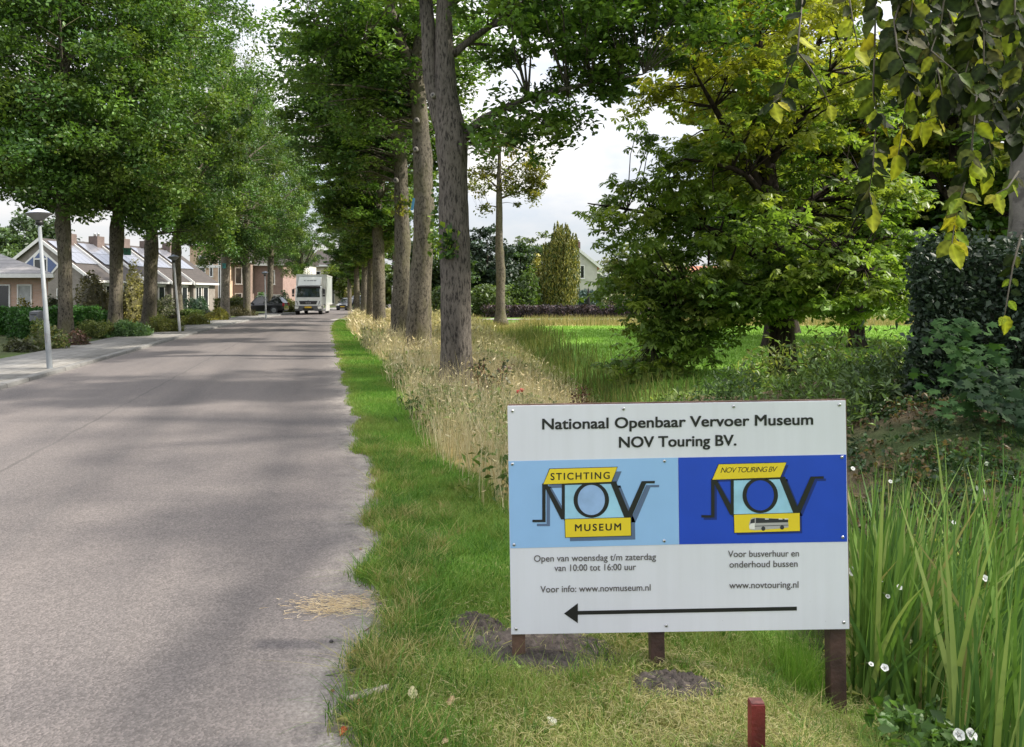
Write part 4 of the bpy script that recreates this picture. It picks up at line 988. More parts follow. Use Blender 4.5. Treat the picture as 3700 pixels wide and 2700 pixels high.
lshrub('box_hedge', 'low flat-topped hedge behind the nest box tree', 'hedge', 340, 405, 33.5, .85, .4, 1500, .09, GRN, 234, 'box', lump=.02)
lshrub('garden_shrub', 'golden round shrub under the brick house windows', 'shrub', 55, 118, 33.5, 1.55, .45, 1300, .09, [[.22, .17, .02], [.15, .15, .03]], 235)
lshrub('garden_shrub', 'tall grey-brown twiggy shrub between two left trunks', 'shrub', 282, 400, 36, 3.0, 1.5, 3600, .13, [[.17, .155, .095], [.12, .115, .07], [.20, .18, .12]], 236, lump=.2)
lshrub('garden_shrub', 'olive shrub with yellow top behind the nest box tree', 'shrub', 440, 520, 38, 3.3, 1.2, 3000, .13, [[.28, .26, .08], [.19, .18, .08], [.14, .13, .08]], 237)
lshrub('garden_shrub', 'dull green shrub left of the leftmost trunk', 'shrub', 172, 212, 34, 2.0, .7, 1000, .12, [[.08, .09, .05], [.06, .07, .04]], 238)
lshrub('hydrangea', 'white flowering hydrangea beside the third left trunk', 'shrub', 555, 632, 39, 1.9, .8, 2200, .11, [[.45, .44, .35], [.12, .15, .06], [.09, .12, .04]], 239)
lshrub('garden_shrub', 'dark blue-green round shrub in front of the end bungalow', 'shrub', 674, 762, 56, 1.9, 1.1, 2200, .15, [[.035, .075, .045], [.05, .09, .05]], 240)
lshrub('topiary_dome', 'clipped olive dome shrub behind the pale trunk', 'shrub', 822, 880, 66, 1.9, .9, 1800, .14, [[.13, .15, .03], [.09, .11, .025]], 241, lump=.04)
lshrub('box_hedge', 'low yellow-topped hedge beneath the olive dome', 'hedge', 780, 885, 64, 1.35, .5, 2600, .14, [[.10, .12, .03], [.06, .08, .02]], 242, 'box', lump=.03)
lshrub('garden_shrub', 'small bright green bush in front of the brown two-storey house', 'shrub', 915, 965, 80, 2.2, .8, 1200, .16, [[.05, .11, .03], [.07, .13, .03]], 243)
lshrub('box_hedge', 'small light green square hedge right of the second lamp post', 'hedge', 660, 728, 44.5, .72, .4, 2000, .09, [[.11, .16, .045], [.08, .13, .04]], 244, 'box', lump=.03)
lshrub('garden_shrub', 'low grey-leaved plant bed below the end bungalow', 'shrub', 700, 780, 50, .75, .5, 1400, .12, [[.10, .12, .10], [.07, .08, .06]], 245)
lshrub('garden_shrub', 'dark bush behind the parked estate car', 'shrub', 1008, 1045, 78, 2.4, .8, 1200, .17, [[.035, .055, .03], [.05, .07, .035]], 246)
lshrub('garden_shrub', 'low olive bush between the estate car and the truck', 'shrub', 1025, 1078, 74, 1.25, .7, 1400, .15, [[.12, .13, .04], [.09, .10, .035]], 247)
lshrub('garden_shrub', 'brownish shrub behind the truck at the far bend', 'shrub', 1228, 1330, 106, 3.4, 1.5, 1800, .25, [[.15, .13, .03], [.10, .11, .03]], 248)
JUN = [[.11, .14, .04], [.15, .18, .05], [.07, .10, .03]]
for x0, x1, d, h, dp, cols, lab in ((262, 395, 28.2, .62, .9, JUN, 'spreading bed of low juniper between the two leftmost trunks'), (400, 522, 28.6, .62, .75, [[.055, .11, .045], [.085, .15, .05]], 'dark green spreading juniper right of the nest box trunk'),
                              (515, 645, 32.5, .68, .8, [[.17, .18, .045], [.13, .16, .045]], 'olive juniper bed left of the second lamp post'), (662, 750, 41, .7, .8, [[.19, .19, .045], [.14, .17, .04]], 'olive juniper bed right of the second lamp post'),
                              (745, 828, 49, .75, .7, [[.30, .27, .06], [.20, .21, .05]], 'yellow ground-cover bed at the end of the juniper beds'), (800, 925, 60, .9, .8, [[.11, .095, .045], [.08, .08, .035]], 'brownish low heather bed in front of the parked estate car'),
                              (540, 660, 39, .8, .6, [[.10, .085, .05], [.07, .07, .04]], 'brown low bed around the third left trunk')):
    lshrub('juniper_bed', lab, 'ground-cover shrub', x0, x1, d, h, dp, 3200, .11, cols, int(x0), lump=.22, up=.3, aspect=.35)
lshrub('garden_shrub', 'light green leafy plant at the foot of the nearest lamp post', 'shrub', 86, 220, 21.6, .82, .45, 1700, .085, [[.12, .15, .05], [.07, .10, .035], [.16, .16, .06]], 250, lump=.25)
lshrub('garden_shrub', 'low grey-green edging plant at the left end of the pavement', 'shrub', 20, 120, 20.6, .42, .35, 1200, .08, [[.09, .10, .06], [.07, .075, .045]], 251, lump=.25)
lshrub('garden_shrub', 'low reddish edging plant at the foot of the leftmost trunk', 'shrub', 205, 325, 23.4, .42, .4, 1400, .08, [[.13, .07, .055], [.09, .09, .045], [.10, .06, .05]], 252, lump=.25)
# ================================================================== BUILDINGS
def brickmat(name, c1, c2, mortar, sc=1.0):
    m, nt, b, o_ = newmat(name)
    co = coords(nt, 'Object')
    sx = nt.nodes.new('ShaderNodeSeparateXYZ'); nt.links.new(co, sx.inputs[0])
    cb = nt.nodes.new('ShaderNodeCombineXYZ')
    nt.links.new(math_(nt, 'ADD', sx.outputs[0], sx.outputs[1]), cb.inputs[0]); nt.links.new(sx.outputs[2], cb.inputs[1])
    br = nd(nt, 'ShaderNodeTexBrick', Scale=sc)
    for k, v in (('Brick Width', .22), ('Row Height', .065), ('Mortar Size', .008)): br.inputs[k].default_value = v
    for k, v in (('Color1', c1), ('Color2', c2), ('Mortar', mortar)): br.inputs[k].default_value = (*v, 1)
    nt.links.new(cb.outputs[0], br.inputs['Vector'])
    c = mixc(nt, .7, br.outputs['Color'], ramp(nt, noise(nt, co, 1.5, 5), [(.3, (.75, .74, .73)), (.7, (1.15, 1.15, 1.15))]), 'MULTIPLY')
    nt.links.new(c, b.inputs['Base Color']); b.inputs['Roughness'].default_value = .9; return m
def tilemat(name, c1, c2):
    m, nt, b, o_ = newmat(name)
    co = coords(nt, 'Object')
    w = nd(nt, 'ShaderNodeTexWave', Scale=.48, Distortion=.4); w.bands_direction = 'Z'; w.wave_profile = 'SAW'
    w.inputs['Detail'].default_value = 1
    nt.links.new(mapped(nt, co, (1, 1, 3.2)), w.inputs['Vector'])
    f = w.outputs['Fac']
    c = mixc(nt, .6, ramp(nt, noise(nt, co, 2.5, 6, .7), [(.3, c1), (.7, c2)]), ramp(nt, f, [(0, (.45, .45, .45)), (.3, (1, 1, 1)), (1, (1.15, 1.15, 1.15))]), 'MULTIPLY')
    nt.links.new(c, b.inputs['Base Color']); b.inputs['Roughness'].default_value = .75
    bump(nt, b, f, .6, .05); return m
BR_SALMON = brickmat('salmon brick', (.52, .31, .22), (.58, .37, .275), (.45, .42, .38)); BR_GREY = brickmat('grey-brown brick', (.20, .175, .15), (.25, .22, .19), (.28, .27, .25))
BR_BROWN = brickmat('brown brick', (.22, .145, .115), (.27, .185, .15), (.27, .24, .21)); BR_DARK = brickmat('dark brick', (.12, .085, .075), (.16, .11, .095), (.18, .16, .15))
BR_ORANGE = brickmat('orange brick', (.52, .33, .20), (.58, .40, .26), (.5, .46, .4)); REND = plain('cream render', (.62, .55, .40), .9, .12, 1.5)
RENDW = plain('pale grey render', (.52, .50, .46), .9, .12, 1.5)
TILE_GREY = tilemat('grey roof tiles', (.16, .155, .16), (.25, .24, .245)); TILE_BROWN = tilemat('brown roof tiles', (.034, .028, .025), (.060, .049, .044)); TILE_RED = tilemat('red roof tiles', (.30, .11, .06), (.40, .17, .10))
WPAINT = plain('white painted wood', (.78, .77, .74), .5, .06, 4); GLASS = plain('window glass', (.02, .024, .028), .06, .2, 1.2, 0, 0, None, .9); CURT = plain('net curtain', (.45, .46, .45), .8, .25, 3)
BLUEP = plain('slate blue panel', (.10, .14, .27), .5, .1); PANEL = None
m, nt, b, o_ = newmat('solar panel')
co = coords(nt, 'UV'); b.inputs['Base Color'].default_value = (.16, .165, .19, 1); b.inputs['Roughness'].default_value = .28; b.inputs['Specular IOR Level'].default_value = .9  # base colour lightened to stand for the bright sky mirrored in the panels
b.inputs['Coat Weight'].default_value = 1.0; b.inputs['Coat Roughness'].default_value = .12
SOLAR = m; ALU = plain('aluminium', (.5, .5, .5), .35, .05, 5, .8); DARKWOOD = plain('dark fascia', (.03, .028, .026), .6)
def window(parent, x0, x1, z0, z1, y, mull=1, frame=WPAINT, glass=GLASS, fw=.07, axis='y'):
    """a framed window standing 3 cm proud of the wall face y (looking along -axis)"""
    def bx(mb, a, b_, c, d_, y0, y1):
        mb.box(a, b_, y0, y1, c, d_) if axis == 'y' else mb.box(y0, y1, a, b_, c, d_)
    sg = -1 if axis == 'y' else 1
    mb = MB()
    for a, b_, c, d_ in ((x0, x1, z1 - fw, z1), (x0, x1, z0, z0 + fw), (x0, x0 + fw, z0 + fw, z1 - fw), (x1 - fw, x1, z0 + fw, z1 - fw)): bx(mb, a, b_, c, d_, y, y + sg * .05)
    for i in range(1, mull + 1):
        if mull == 0: break
        xm = x0 + (x1 - x0) * i / (mull + 1); bx(mb, xm - fw * .4, xm + fw * .4, z0 + fw, z1 - fw, y, y + sg * .045)
    bx(mb, x0 - .06, x1 + .06, z0 - .06, z0 - .003, y, y + sg * .10)
    w = mb.build('window', frame, parent)
    g = MB(); bx(g, x0 + fw * .6, x1 - fw * .6, z0 + fw * .6, z1 - fw * .6, y - sg * .01, y + sg * .02); g.build('pane', glass, w)
    return w
def gable(name, label, cat, loc_, rz, w, l, ze, zr, wall, roof, ov=.35, chim=None, front=None, verge=WPAINT, side_windows=(), group=None, gut=WPAINT, party=False):
    """gable end looks along local -y, ridge runs along +y, eaves at x = +-w/2"""
    h = thing(name, label, cat, loc_, rz, group)
    mb = MB(); mb.prism([(-w / 2, -.2), (w / 2, -.2), (w / 2, ze), (0, zr - .05), (-w / 2, ze)], 0, l, 'y'); mb.build('wall', wall, h)
    sl = (zr - ze) / (w / 2); t = .16
    e = w / 2 + ov; zl_ = ze - sl * ov
    mb = MB()
    for s_ in (-1, 1): mb.prism([(0, zr + .02), (s_ * e, zl_ + .02), (s_ * e, zl_ + .02 + t), (0, zr + .02 + t)], -.22, l + (.22 if not party else -.02), 'y')
    rf = mb.build('roof', roof, h)
    mb = MB()
    for s_ in (-1, 1): mb.prism([(0, zr - .12), (s_ * e, zl_ - .12), (s_ * e, zl_ + t + .05), (0, zr + t + .05)], -.29, -.225, 'y')
    mb.build('verge_board', verge, h)
    mb = MB(); mb.box(e + .004, e + .13, -.2, l + .1, zl_ - .05, zl_ + .14); mb.build('gutter', gut, h)
    if chim:
        cy_, cw, ct = chim
        mb = MB(); mb.box(-.05, cw - .05, cy_, cy_ + cw, zr - .9, zr + ct); ch = mb.build('chimney', BR_DARK, h)
        for q in (.25, .65): m2 = MB(); m2.lathe([(.11, 0), (.11, .3), (.09, .34)], 8, (cw * q, cy_ + cw / 2, zr + ct)); m2.build('chimney_pot', ALU, ch, True)
    return h
# brick bungalow at the left edge, hipped grey roof
h = thing('brick_bungalow', 'salmon brick bungalow with a hipped grey tiled roof at the left edge', 'house', (-23.6, 38, 0))
mb = MB(); mb.prism([(-13, 0), (0, 0), (-6.0, 9), (-13, 9)], -.2, 2.62, 'z'); mb.build('wall', BR_SALMON, h)
mb = MB(); ov = .62
mb.add([(-13.6, -ov, 2.74), (ov, -ov, 2.74), (-5.9, 9.6, 2.74), (-13.6, 9.6, 2.74), (-9.6, 4.5, 4.42), (-6.6, 4.5, 4.42), (-13.6, -ov, 2.60), (ov, -ov, 2.60), (-5.9, 9.6, 2.60), (-13.6, 9.6, 2.60)],
       [(0, 1, 5, 4), (1, 2, 5), (2, 3, 4, 5), (3, 0, 4), (6, 7, 1, 0), (7, 8, 2, 1), (8, 9, 3, 2), (9, 6, 0, 3), (9, 8, 7, 6)]); mb.build('roof', TILE_GREY, h)
mb = MB(); mb.box(-13.7, ov + .1, -ov - .12, -ov - .004, 2.52, 2.72); mb.prism([(ov + .004, -ov), (ov + .12, -ov), (-5.8, 9.5), (-5.9, 9.5)], 2.52, 2.72, 'z'); mb.build('gutter', WPAINT, h)
window(h, -2.75, -1.9, .85, 2.2, 0, 0, glass=GLASS); window(h, -1.55, -.8, .85, 2.2, 0, 0, glass=CURT); window(h, -5.2, -3.3, .85, 2.2, 0, 1)
# staggered terrace of bungalows with solar panels
TX, TY, TRZ = -41.6, 66.0, math.radians(-10)
for i in range(5):
    lab = ['nearest bungalow of the terrace, white-framed gable window and a wide solar array', 'second bungalow of the terrace, set forward behind the nest box tree', 'third bungalow of the terrace, behind the thick third trunk', 'fourth bungalow of the terrace, by the second lamp post', 'end bungalow of the terrace, right of the second lamp post'][i]
    g = gable('terrace_bungalow', lab, 'house', (TX + .93 * i, TY + 3.0 * i, 0), TRZ, 10.2, 3.12 if i < 4 else 3.9, 3.1, 6.6, BR_GREY, TILE_BROWN, .3, (2.2, .95, .75), None, WPAINT, (), 'staggered terrace of bungalows', party=i < 4)
    sl = (6.6 - 3.1) / 5.1
    mb = MB(); a0, a1 = .5, 3.4
    for j in range(3 if i else 4):
        y0 = .15 + j * (.86 if i else .72); y1 = y0 + (.83 if i else .69)
        for k in range(2):
            q0 = a0 + k * 1.47; q1 = q0 + 1.42
            z_ = lambda x: 6.6 - sl * x + .19 + .06
            mb.add([(q0, y0, z_(q0)), (q1, y0, z_(q1)), (q1, y1, z_(q1)), (q0, y1, z_(q0)), (q0, y0, z_(q0) + .05), (q1, y0, z_(q1) + .05), (q1, y1, z_(q1) + .05), (q0, y1, z_(q0) + .05)],
                   [(3, 2, 1, 0), (4, 5, 6, 7), (0, 1, 5, 4), (1, 2, 6, 5), (2, 3, 7, 6), (3, 0, 4, 7)])
    mb.build('solar_panels', SOLAR, g)
    window(g, .3, 1.35, .9, 2.6, 5.1, 1, axis='x'); window(g, 1.65, 2.6, .2, 2.6, 5.1, 0, axis='x')
    mb = MB(); mb.box(5.105, 5.16, .2, 2.75, 2.62, 2.8); mb.build('lintel', WPAINT, g)
    if i == 0:
        mb = MB(); P = [(-1.9, 4.35), (-.0, 5.9), (1.9, 4.35), (1.1, 3.55), (-1.1, 3.55)]
        mb.prism(P, -.06, -.004, 'y'); wf = mb.build('window', WPAINT, g)
        for Q in ([(-1.65, 4.36), (-.72, 5.1), (-.72, 3.68), (-1.02, 3.68)], [(.72, 5.1), (1.65, 4.36), (1.02, 3.68), (.72, 3.68)], [(-.6, 5.0), (0, 5.62), (.6, 5.0)]):
            m2 = MB(); m2.prism(Q, -.085, -.065, 'y'); m2.build('side_panel', BLUEP, wf)
        m2 = MB(); m2.box(-.58, .58, -.085, -.065, 3.72, 4.86); m2.build('pane', GLASS, wf)
        window(g, 1.6, 2.6, .9, 2.3, 0, 0)
# two-storey houses further up the street
def block(name, label, px0, px1, d, ztop, wall, wins, dep=9, roof=None, rise=0, band=None):
    x0, x1 = at(px0, d)[0], at(px1, d)[0]; w = x1 - x0
    h = thing(name, label, 'house', (x0, d, 0))
    mb = MB(); mb.box(0, w, 0, dep, -.2, ztop); mb.build('wall', wall, h)
    if rise:
        mb = MB(); mb.prism([(-.5, ztop - .02), (-.5, ztop + .14), (dep / 2, ztop + rise), (dep + .5, ztop + .14), (dep + .5, ztop - .02)], -.3, w + .3, 'x'); mb.build('roof', roof, h)
    else:
        mb = MB(); mb.box(-.25, w + .25, -.25, dep + .25, ztop + .003, ztop + .28); mb.build('roof', roof or WPAINT, h)
    mb = MB(); mb.box(-.3, w + .3, -.62 if rise else -.36, -.51 if rise else -.255, ztop - .12, ztop + .16); mb.build('gutter', WPAINT, h)
    for a, b_, c, d2 in wins: window(h, a * w, b_ * w, c, d2, 0, 1 if (b_ - a) * w > 1 else 0, fw=.1)
    if band: mb = MB(); mb.box(.0, w, -.06, -.004, band, band + .35); mb.build('fascia_band', WPAINT, h)
    return h
block('apartment_house', 'orange brick house with pale window bays behind the end bungalow', 686, 800, 98, 8.4, BR_ORANGE, [(.28, .50, 4.3, 7.0), (.62, .74, 4.2, 6.2), (.9, .99, 1.2, 6.4)], 9, None, 0, 5.4)
block('terraced_house', 'brown brick two-storey terraced house with white framed windows, left of the third lamp post', 826, 905, 102, 6.3, BR_BROWN, [(.02, .12, 3.6, 5.9), (.3, .62, 3.3, 5.6), (.3, .62, .6, 2.1)], 9, TILE_BROWN, 3.2)
block('terraced_house', 'reddish brick two-storey terraced house behind the third lamp post', 908, 1022, 103.5, 6.0, brickmat('red-brown brick', (.25, .15, .125), (.30, .19, .16), (.27, .24, .22)), [(.2, .42, .6, 2.2), (.55, .75, 3.3, 5.3), (.62, .95, .4, 1.9)], 9, TILE_BROWN, 3.4)
h = block('white_house', 'white house front with railings and posts left of the truck', 1024, 1092, 112, 6.6, RENDW, [(.05, .3, .3, 2.4), (.5, .75, .3, 2.4), (.1, .35, 3.4, 5.4), (.5, .8, 3.4, 5.4)], 8, TILE_BROWN, 3)
mb = MB()
for q in range(7): mb.box(-.1, 3.0, -1.25, -1.2, 3.0 + q * .38, 3.07 + q * .38)
for q in (0, 1.5, 2.9): mb.box(q - .06, q + .06, -1.3, -1.205 - .1, -.1, 5.6)
mb.box(-.1, 3.0, -1.19, -.01, 2.8, 2.93); mb.build('balcony', WPAINT, h)
block('cream_house', 'tall cream rendered house showing right of the truck', 1128, 1229, 128, 6.9, REND, [(.12, .3, 3.6, 6.0), (.72, .9, 4.4, 6.4), (.5, .62, .4, 3.2), (.7, .8, .4, 3.2)], 9, TILE_BROWN, 3, 3.4)
g = gable('gabled_house', 'pale grey house with a white-edged gable right of the tall cypress', 'house', (at(2076, 75)[0], 75, 0), math.radians(-4), 4.5, 9, 4.75, 6.6, RENDW, TILE_RED, .35, (3, .7, .7))
window(g, .55, 1.0, 3.4, 4.75, 0, 0); window(g, -1.6, -.4, .8, 2.2, 0, 1)
mb = MB(); mb.box(.3, 2.1, -.06, -.004, -.1, 2.2); mb.build('door', plain('slate door', (.13, .16, .18), .5), g)
block('far_house', 'low pale house with a red roof seen through the chestnut leaves', 2440, 2760, 112, 3.2, RENDW, [(.1, .3, .8, 2.2), (.5, .7, .8, 2.2)], 9, TILE_RED, 3.2)

# ================================================================== STREET FURNITURE AND SMALL FIXTURES
POLE = plain('grey painted pole', (.24, .26, .275), .45, .12, 4); HOOD = plain('lamp hood grey', (.22, .22, .23), .4, .1, 4); OPAL = plain('pale lamp top', (.50, .54, .68), .2, .1, 3); BLK = plain('black plastic', (.015, .015, .016), .45); WPOLE = plain('white painted pole', (.50, .50, .49), .45, .06, 4)
def lamp_post(px, py, topx, label, polem, seed):
    d = F * (CAMH - .065) / (py - HY)
    o = thing('street_lamp', label, 'street lamp', (*at(px, d), .065), 0, 'lamp posts along the left pavement')
    lean = (topx - px) / F * d / 3.2
    o.rotation_euler = (0, math.atan(lean), 0)
    mb = MB(); mb.tube([(0, 0, -.2), (0, 0, 0), (0, 0, .9), (0, 0, 1.0), (0, 0, 3.0)], [.058, .056, .053, .047, .034], 14); mb.build('pole', polem, o, True)
    mb = MB(); mb.lathe([(.05, 2.99), (.075, 3.0), (.075, 3.06), (.06, 3.09)], 14); mb.build('collar', BLK, o, True)
    mb = MB(); mb.lathe([(.06, 3.08), (.09, 3.10), (.235, 3.215), (.245, 3.235)], 22); hd = mb.build('lamp_shade', HOOD, o)
    mb = MB(); mb.lathe([(.243, 3.236), (.18, 3.27), (.06, 3.325), (.03, 3.335)], 8); mb.build('lamp_top', OPAL, o)
    if seed == 0: mb = MB(); mb.box(-.02, .02, -.066, -.055, .55, .75); mb.build('service_hatch', HOOD, o)
    return o
lamp_post(180, 1332, 140, 'nearest street lamp, leaning grey pole with a cone-shaped head at the left edge', POLE, 0)
lamp_post(650, 1198, 627, 'second street lamp, white pole leaning left beside the juniper bed', WPOLE, 1)
lamp_post(961, 1149, 957, 'third street lamp, upright white pole in front of the parked estate car', WPOLE, 2)
o = thing('marker_post', 'thin white post between the knotty roadside trunks', 'post', (*at(1418, 52), 0))
mb = MB(); mb.tube([(0, 0, -.2), (0, 0, 2.2)], [.06, .05], 10); mb.build('pole', WPOLE, o, True); mb = MB(); mb.lathe([(.065, 2.2), (.07, 2.28), (.02, 2.33)], 10); mb.build('cap', HOOD, o, True)
d = 24.5; x = at(132, d)[0]
o = thing('mailbox', 'dark grey mailbox on a post in front of the clipped hedge', 'mailbox', (x, d, .05))
mb = MB(); mb.prism([(-.15, .72), (.15, .72), (.15, 1.0), (.1, 1.06), (-.15, 1.02)], -.14, .14, 'x'); mb.build('box', plain('grey box', (.11, .115, .13), .5), o, bevel=.006)
mb = MB(); mb.box(-.1, .1, -.162, -.152, .92, .945); mb.build('slot', BLK, o); mb = MB(); mb.box(-.035, .035, -.03, .03, -.2, .715); mb.build('post', DARKWOOD, o)
def nest_box(label, px0, px1, py0, py1, d, col, rz):
    w = (px1 - px0) / 2 * d / F; z0, z1 = at(0, d, py1)[2], at(0, d, py0)[2]; hh = z1 - z0
    o = thing('nest_box', label, 'nest box', (at((px0 + px1) / 2, d)[0], d, z0), rz)
    mb = MB(); mb.box(-w, w, -w * .8, w * .8, 0, hh * .88); mb.build('box', col, o, bevel=.01)
    mb = MB(); mb.box(-w * 1.15, w * 1.15, -w * 1.1, w * .9, hh * .885, hh); mb.build('roof', col, o)
    mb = MB(); mb.tube([(0, -w * .8 - .002, hh * .6), (0, -w * .8 - .012, hh * .6)], w * .25, 10); mb.build('entrance', BLK, o)
nest_box('green nest box fixed to the second left trunk', 449, 471, 897, 922, 29.7, plain('green paint', (.015, .14, .075), .5), .3)
nest_box('teal nest box fixed to the smooth pale left trunk', 805, 815, 952, 970, 53.5, plain('teal paint', (.05, .30, .30), .5), 0)
o = MB(); o.prism([(-.04, 0), (.03, 0), (.075, .3), (.02, .32)], -.01, .01, 'y'); tag(o.build('ribbon', plain('blue ribbon', (.06, .25, .42), .5), None, False, at(1489, 19.15, 760)), 'blue ribbon tied against the dark mossy second trunk', 'ribbon')
o = thing('utility_box', 'small dark green cabinet at the foot of the slender tree', 'cabinet', (*at(1802, 54), 0))
mb = MB(); mb.box(-.13, .13, -.12, .12, -.1, 1.15); mb.build('cabinet', plain('dark green cabinet', (.035, .06, .05), .5), o, bevel=.01); mb = MB(); mb.box(-.16, .16, -.15, .15, 1.153, 1.2); mb.build('lid', plain('dark green lid', (.04, .065, .055), .5), o)
o = thing('parasol', 'closed black parasol by the blue spruce', 'parasol', (*at(2126, 61.3), 0))
mb = MB(); mb.tube([(0, 0, 0), (0, 0, .9)], .03, 8); mb.build('pole', ALU, o); mb = MB(); mb.lathe([(.10, .8), (.17, 1.0), (.13, 1.7), (.07, 2.2), (.02, 2.35)], 10); mb.build('canopy', BLK, o)
mb = MB(); mb.lathe([(.3, -.05), (.3, .08), (.06, .12)], 12); mb.build('base', RENDW, o)
d = 2.62; x, _, z = at(2733, d, 2533)
o = thing('stake', 'short red-stained wooden stake in the grass in front of the sign', 'stake', (x, d, z))
mb = MB(); mb.box(-.024, .024, -.022, .022, -.6, -.006, None); mb.box(-.0235, .0235, -.0215, .0215, -.0055, 0, (.003, .003)); mb.build('post', plain('red stained wood', (.17, .02, .018), .6, .5, 8, 0, .4), o)
mb = MB(); mb.box(-.0225, .0225, -.0205, .0205, .0005, .0015); mb.build('cut_top', plain('cut wood end', (.12, .04, .035), .8, .4, 40), o)

# ================================================================== VEHICLES
TYRE = plain('tyre rubber', (.016, .016, .017), .8); RIM = plain('alloy rim', (.45, .46, .47), .3, .1, 6, .8); CGLASS = plain('car glass', (.012, .014, .017), .05, .1, 2, 0, 0, None, .9)
LIT = plain('headlamp glass', (.85, .84, .78), .15, .05); TAIL = plain('tail lamp red', (.50, .025, .03), .3, .1); PLATE = plain('yellow number plate', (.75, .48, .03), .4, .05); CHAR = plain('charcoal plastic', (.035, .036, .04), .6, .1)
SCREEN = plain('windscreen glass', (.03, .045, .07), .04, .6, 2.2, 0, 0, (.008, .008, .01), 1.0)
def paint(name, c):
    m = plain(name, c, .28, .04, 2); bs = m.node_tree.nodes['Principled BSDF']; bs.inputs['Coat Weight'].default_value = .7; bs.inputs['Coat Roughness'].default_value = .06; return m
def loft(secs, mat, name, parent, smooth=True):
    """secs: list of closed rings (x, y, z), same count"""
    mb = MB(); V = [p for s_ in secs for p in s_]; n = len(secs[0])
    Fc = [(i * n + k, i * n + (k + 1) % n, (i + 1) * n + (k + 1) % n, (i + 1) * n + k) for i in range(len(secs) - 1) for k in range(n)]
    Fc += [tuple(range(n - 1, -1, -1)), tuple(range((len(secs) - 1) * n, len(secs) * n))]
    mb.add(V, Fc); return mb.build(name, mat, parent, False, bevel=.02 if smooth else 0)
def car(name, label, xy, rz, L, W, H, pm, estate=True, z=0.0):
    o = thing(name, label, 'car', (*xy, z), rz)
    Y = lambda f: (f - .5) * L
    def sec(f, zb, zm, zt, hw):
        y = Y(f); w = hw * W
        return [(-w * .86, y, zb), (w * .86, y, zb), (w, y, zb + .12), (w, y, zm), (w * .93, y, zt), (-w * .93, y, zt), (-w, y, zm), (-w, y, zb + .12)]
    loft([sec(0, .30, .50, .58, .40), sec(.03, .22, .58, .68, .46), sec(.12, .2, .64, .76, .49), sec(.25, .2, .72, .88, .5), sec(.36, .2, .78, .94, .5), sec(.75, .2, .8, .96, .5), sec(.95, .24, .8, .98 if estate else .95, .48), sec(1.0, .34, .72, .9, .44)], pm, 'body', o)
    def gs(f, zb, zt, wb, wt): y = Y(f); return [(-wb * W, y, zb), (wb * W, y, zb), (wt * W, y, zt), (-wt * W, y, zt)]
    re = (.88, .985) if estate else (.70, .88)
    loft([gs(.25, .87, .9, .44, .43), gs(.41, .93, H - .06, .455, .365), gs(.55, .95, H - .02, .46, .37), gs(re[0], .955, H - .06, .455, .36), gs(re[1], .955, .99, .43, .41)], CGLASS, 'windows', o)
    mb = MB(); y0, y1 = Y(.42), Y(re[0]); mb.prism([(y0, H - .055), (y0 + .25, H + .0), (y1 - .2, H), (y1 + .02, H - .045), (y1 - .2, H - .02), (y0 + .25, H - .02)], -.355 * W, .355 * W, 'x'); mb.build('roof', pm, o)
    mb = MB()
    for s_ in (-1, 1):
        for (f0, z0, w0), (f1, z1, w1) in (((.27, .9, .445), (.41, H - .05, .365)), ((.60, .955, .462), (.58, H - .03, .372)), ((re[1] - .01, .97, .435), (re[0], H - .06, .362))):
            mb.tube([(s_ * w0 * W, Y(f0), z0), (s_ * w1 * W, Y(f1), z1)], .035, 6)
    mb.build('pillars', pm, o)
    for s_ in (-1, 1):
        for f in (.18, .79):
            mb = MB(); mb.wheel((s_ * (W * .5 - .10), Y(f), .32), .32, .21); w = mb.build('wheel', TYRE, o)
            mb = MB(); mb.wheel((s_ * (W * .5 + .004), Y(f), .32), .21, .03, 14); mb.build('rim', RIM, w)
            m2 = MB(); m2.wheel((s_ * (W * .5 + .004), Y(f), .32), .36, .016, 20); m2.build('wheel_arch', CHAR, o)
        mb = MB(); mb.prism([(s_ * .24 * W, .56), (s_ * .42 * W, .56), (s_ * .46 * W, .72), (s_ * .27 * W, .68)], Y(.0) - .012, Y(.09), 'y'); mb.build('headlight', LIT, o)
        mb = MB(); mb.box(min(s_ * .36 * W, s_ * .465 * W), max(s_ * .36 * W, s_ * .465 * W), Y(.97), Y(1.0) + .025, .70, 1.02 if estate else .86); mb.build('tail_light', TAIL, o)
        mb = MB(); mb.box(min(s_ * .5 * W, s_ * .6 * W), max(s_ * .5 * W, s_ * .6 * W), Y(.31), Y(.345), .92, 1.06); mb.build('mirror', pm, o, bevel=.015)
    mb = MB(); mb.box(-.26, .26, Y(0) - .03, Y(0) - .012, .40, .51); mb.build('number_plate', PLATE, o)
    mb = MB(); mb.box(-.26, .26, Y(1) + .012, Y(1) + .03, .55, .66); mb.build('number_plate', PLATE, o)
    mb = MB(); mb.box(-.2 * W, .2 * W, Y(0) - .014, Y(.02), .54, .66); mb.box(-.36 * W, .36 * W, Y(0) - .02, Y(.03), .26, .37); mb.build('grille', CHAR, o)
    mb = MB(); mb.box(-.5 * W - .006, -.5 * W + .004, Y(.28), Y(.70), .28, .33); mb.box(.5 * W - .004, .5 * W + .006, Y(.28), Y(.70), .28, .33); mb.build('sill_trim', CHAR, o)
    return o
d = 70.5; c = car('estate_car', 'black estate car parked nose-in on a driveway left of the truck', (at(952, d)[0], d), math.radians(-90), 4.35, 1.76, 1.60, paint('black paint', (.008, .008, .010)))
mb = MB()
for s_ in (-1, 1): mb.tube([(s_ * .56, -.4, 1.61), (s_ * .56, -.3, 1.66), (s_ * .56, 1.4, 1.65), (s_ * .56, 1.5, 1.6)], .018, 6)
mb.build('roof_rails', ALU, c)
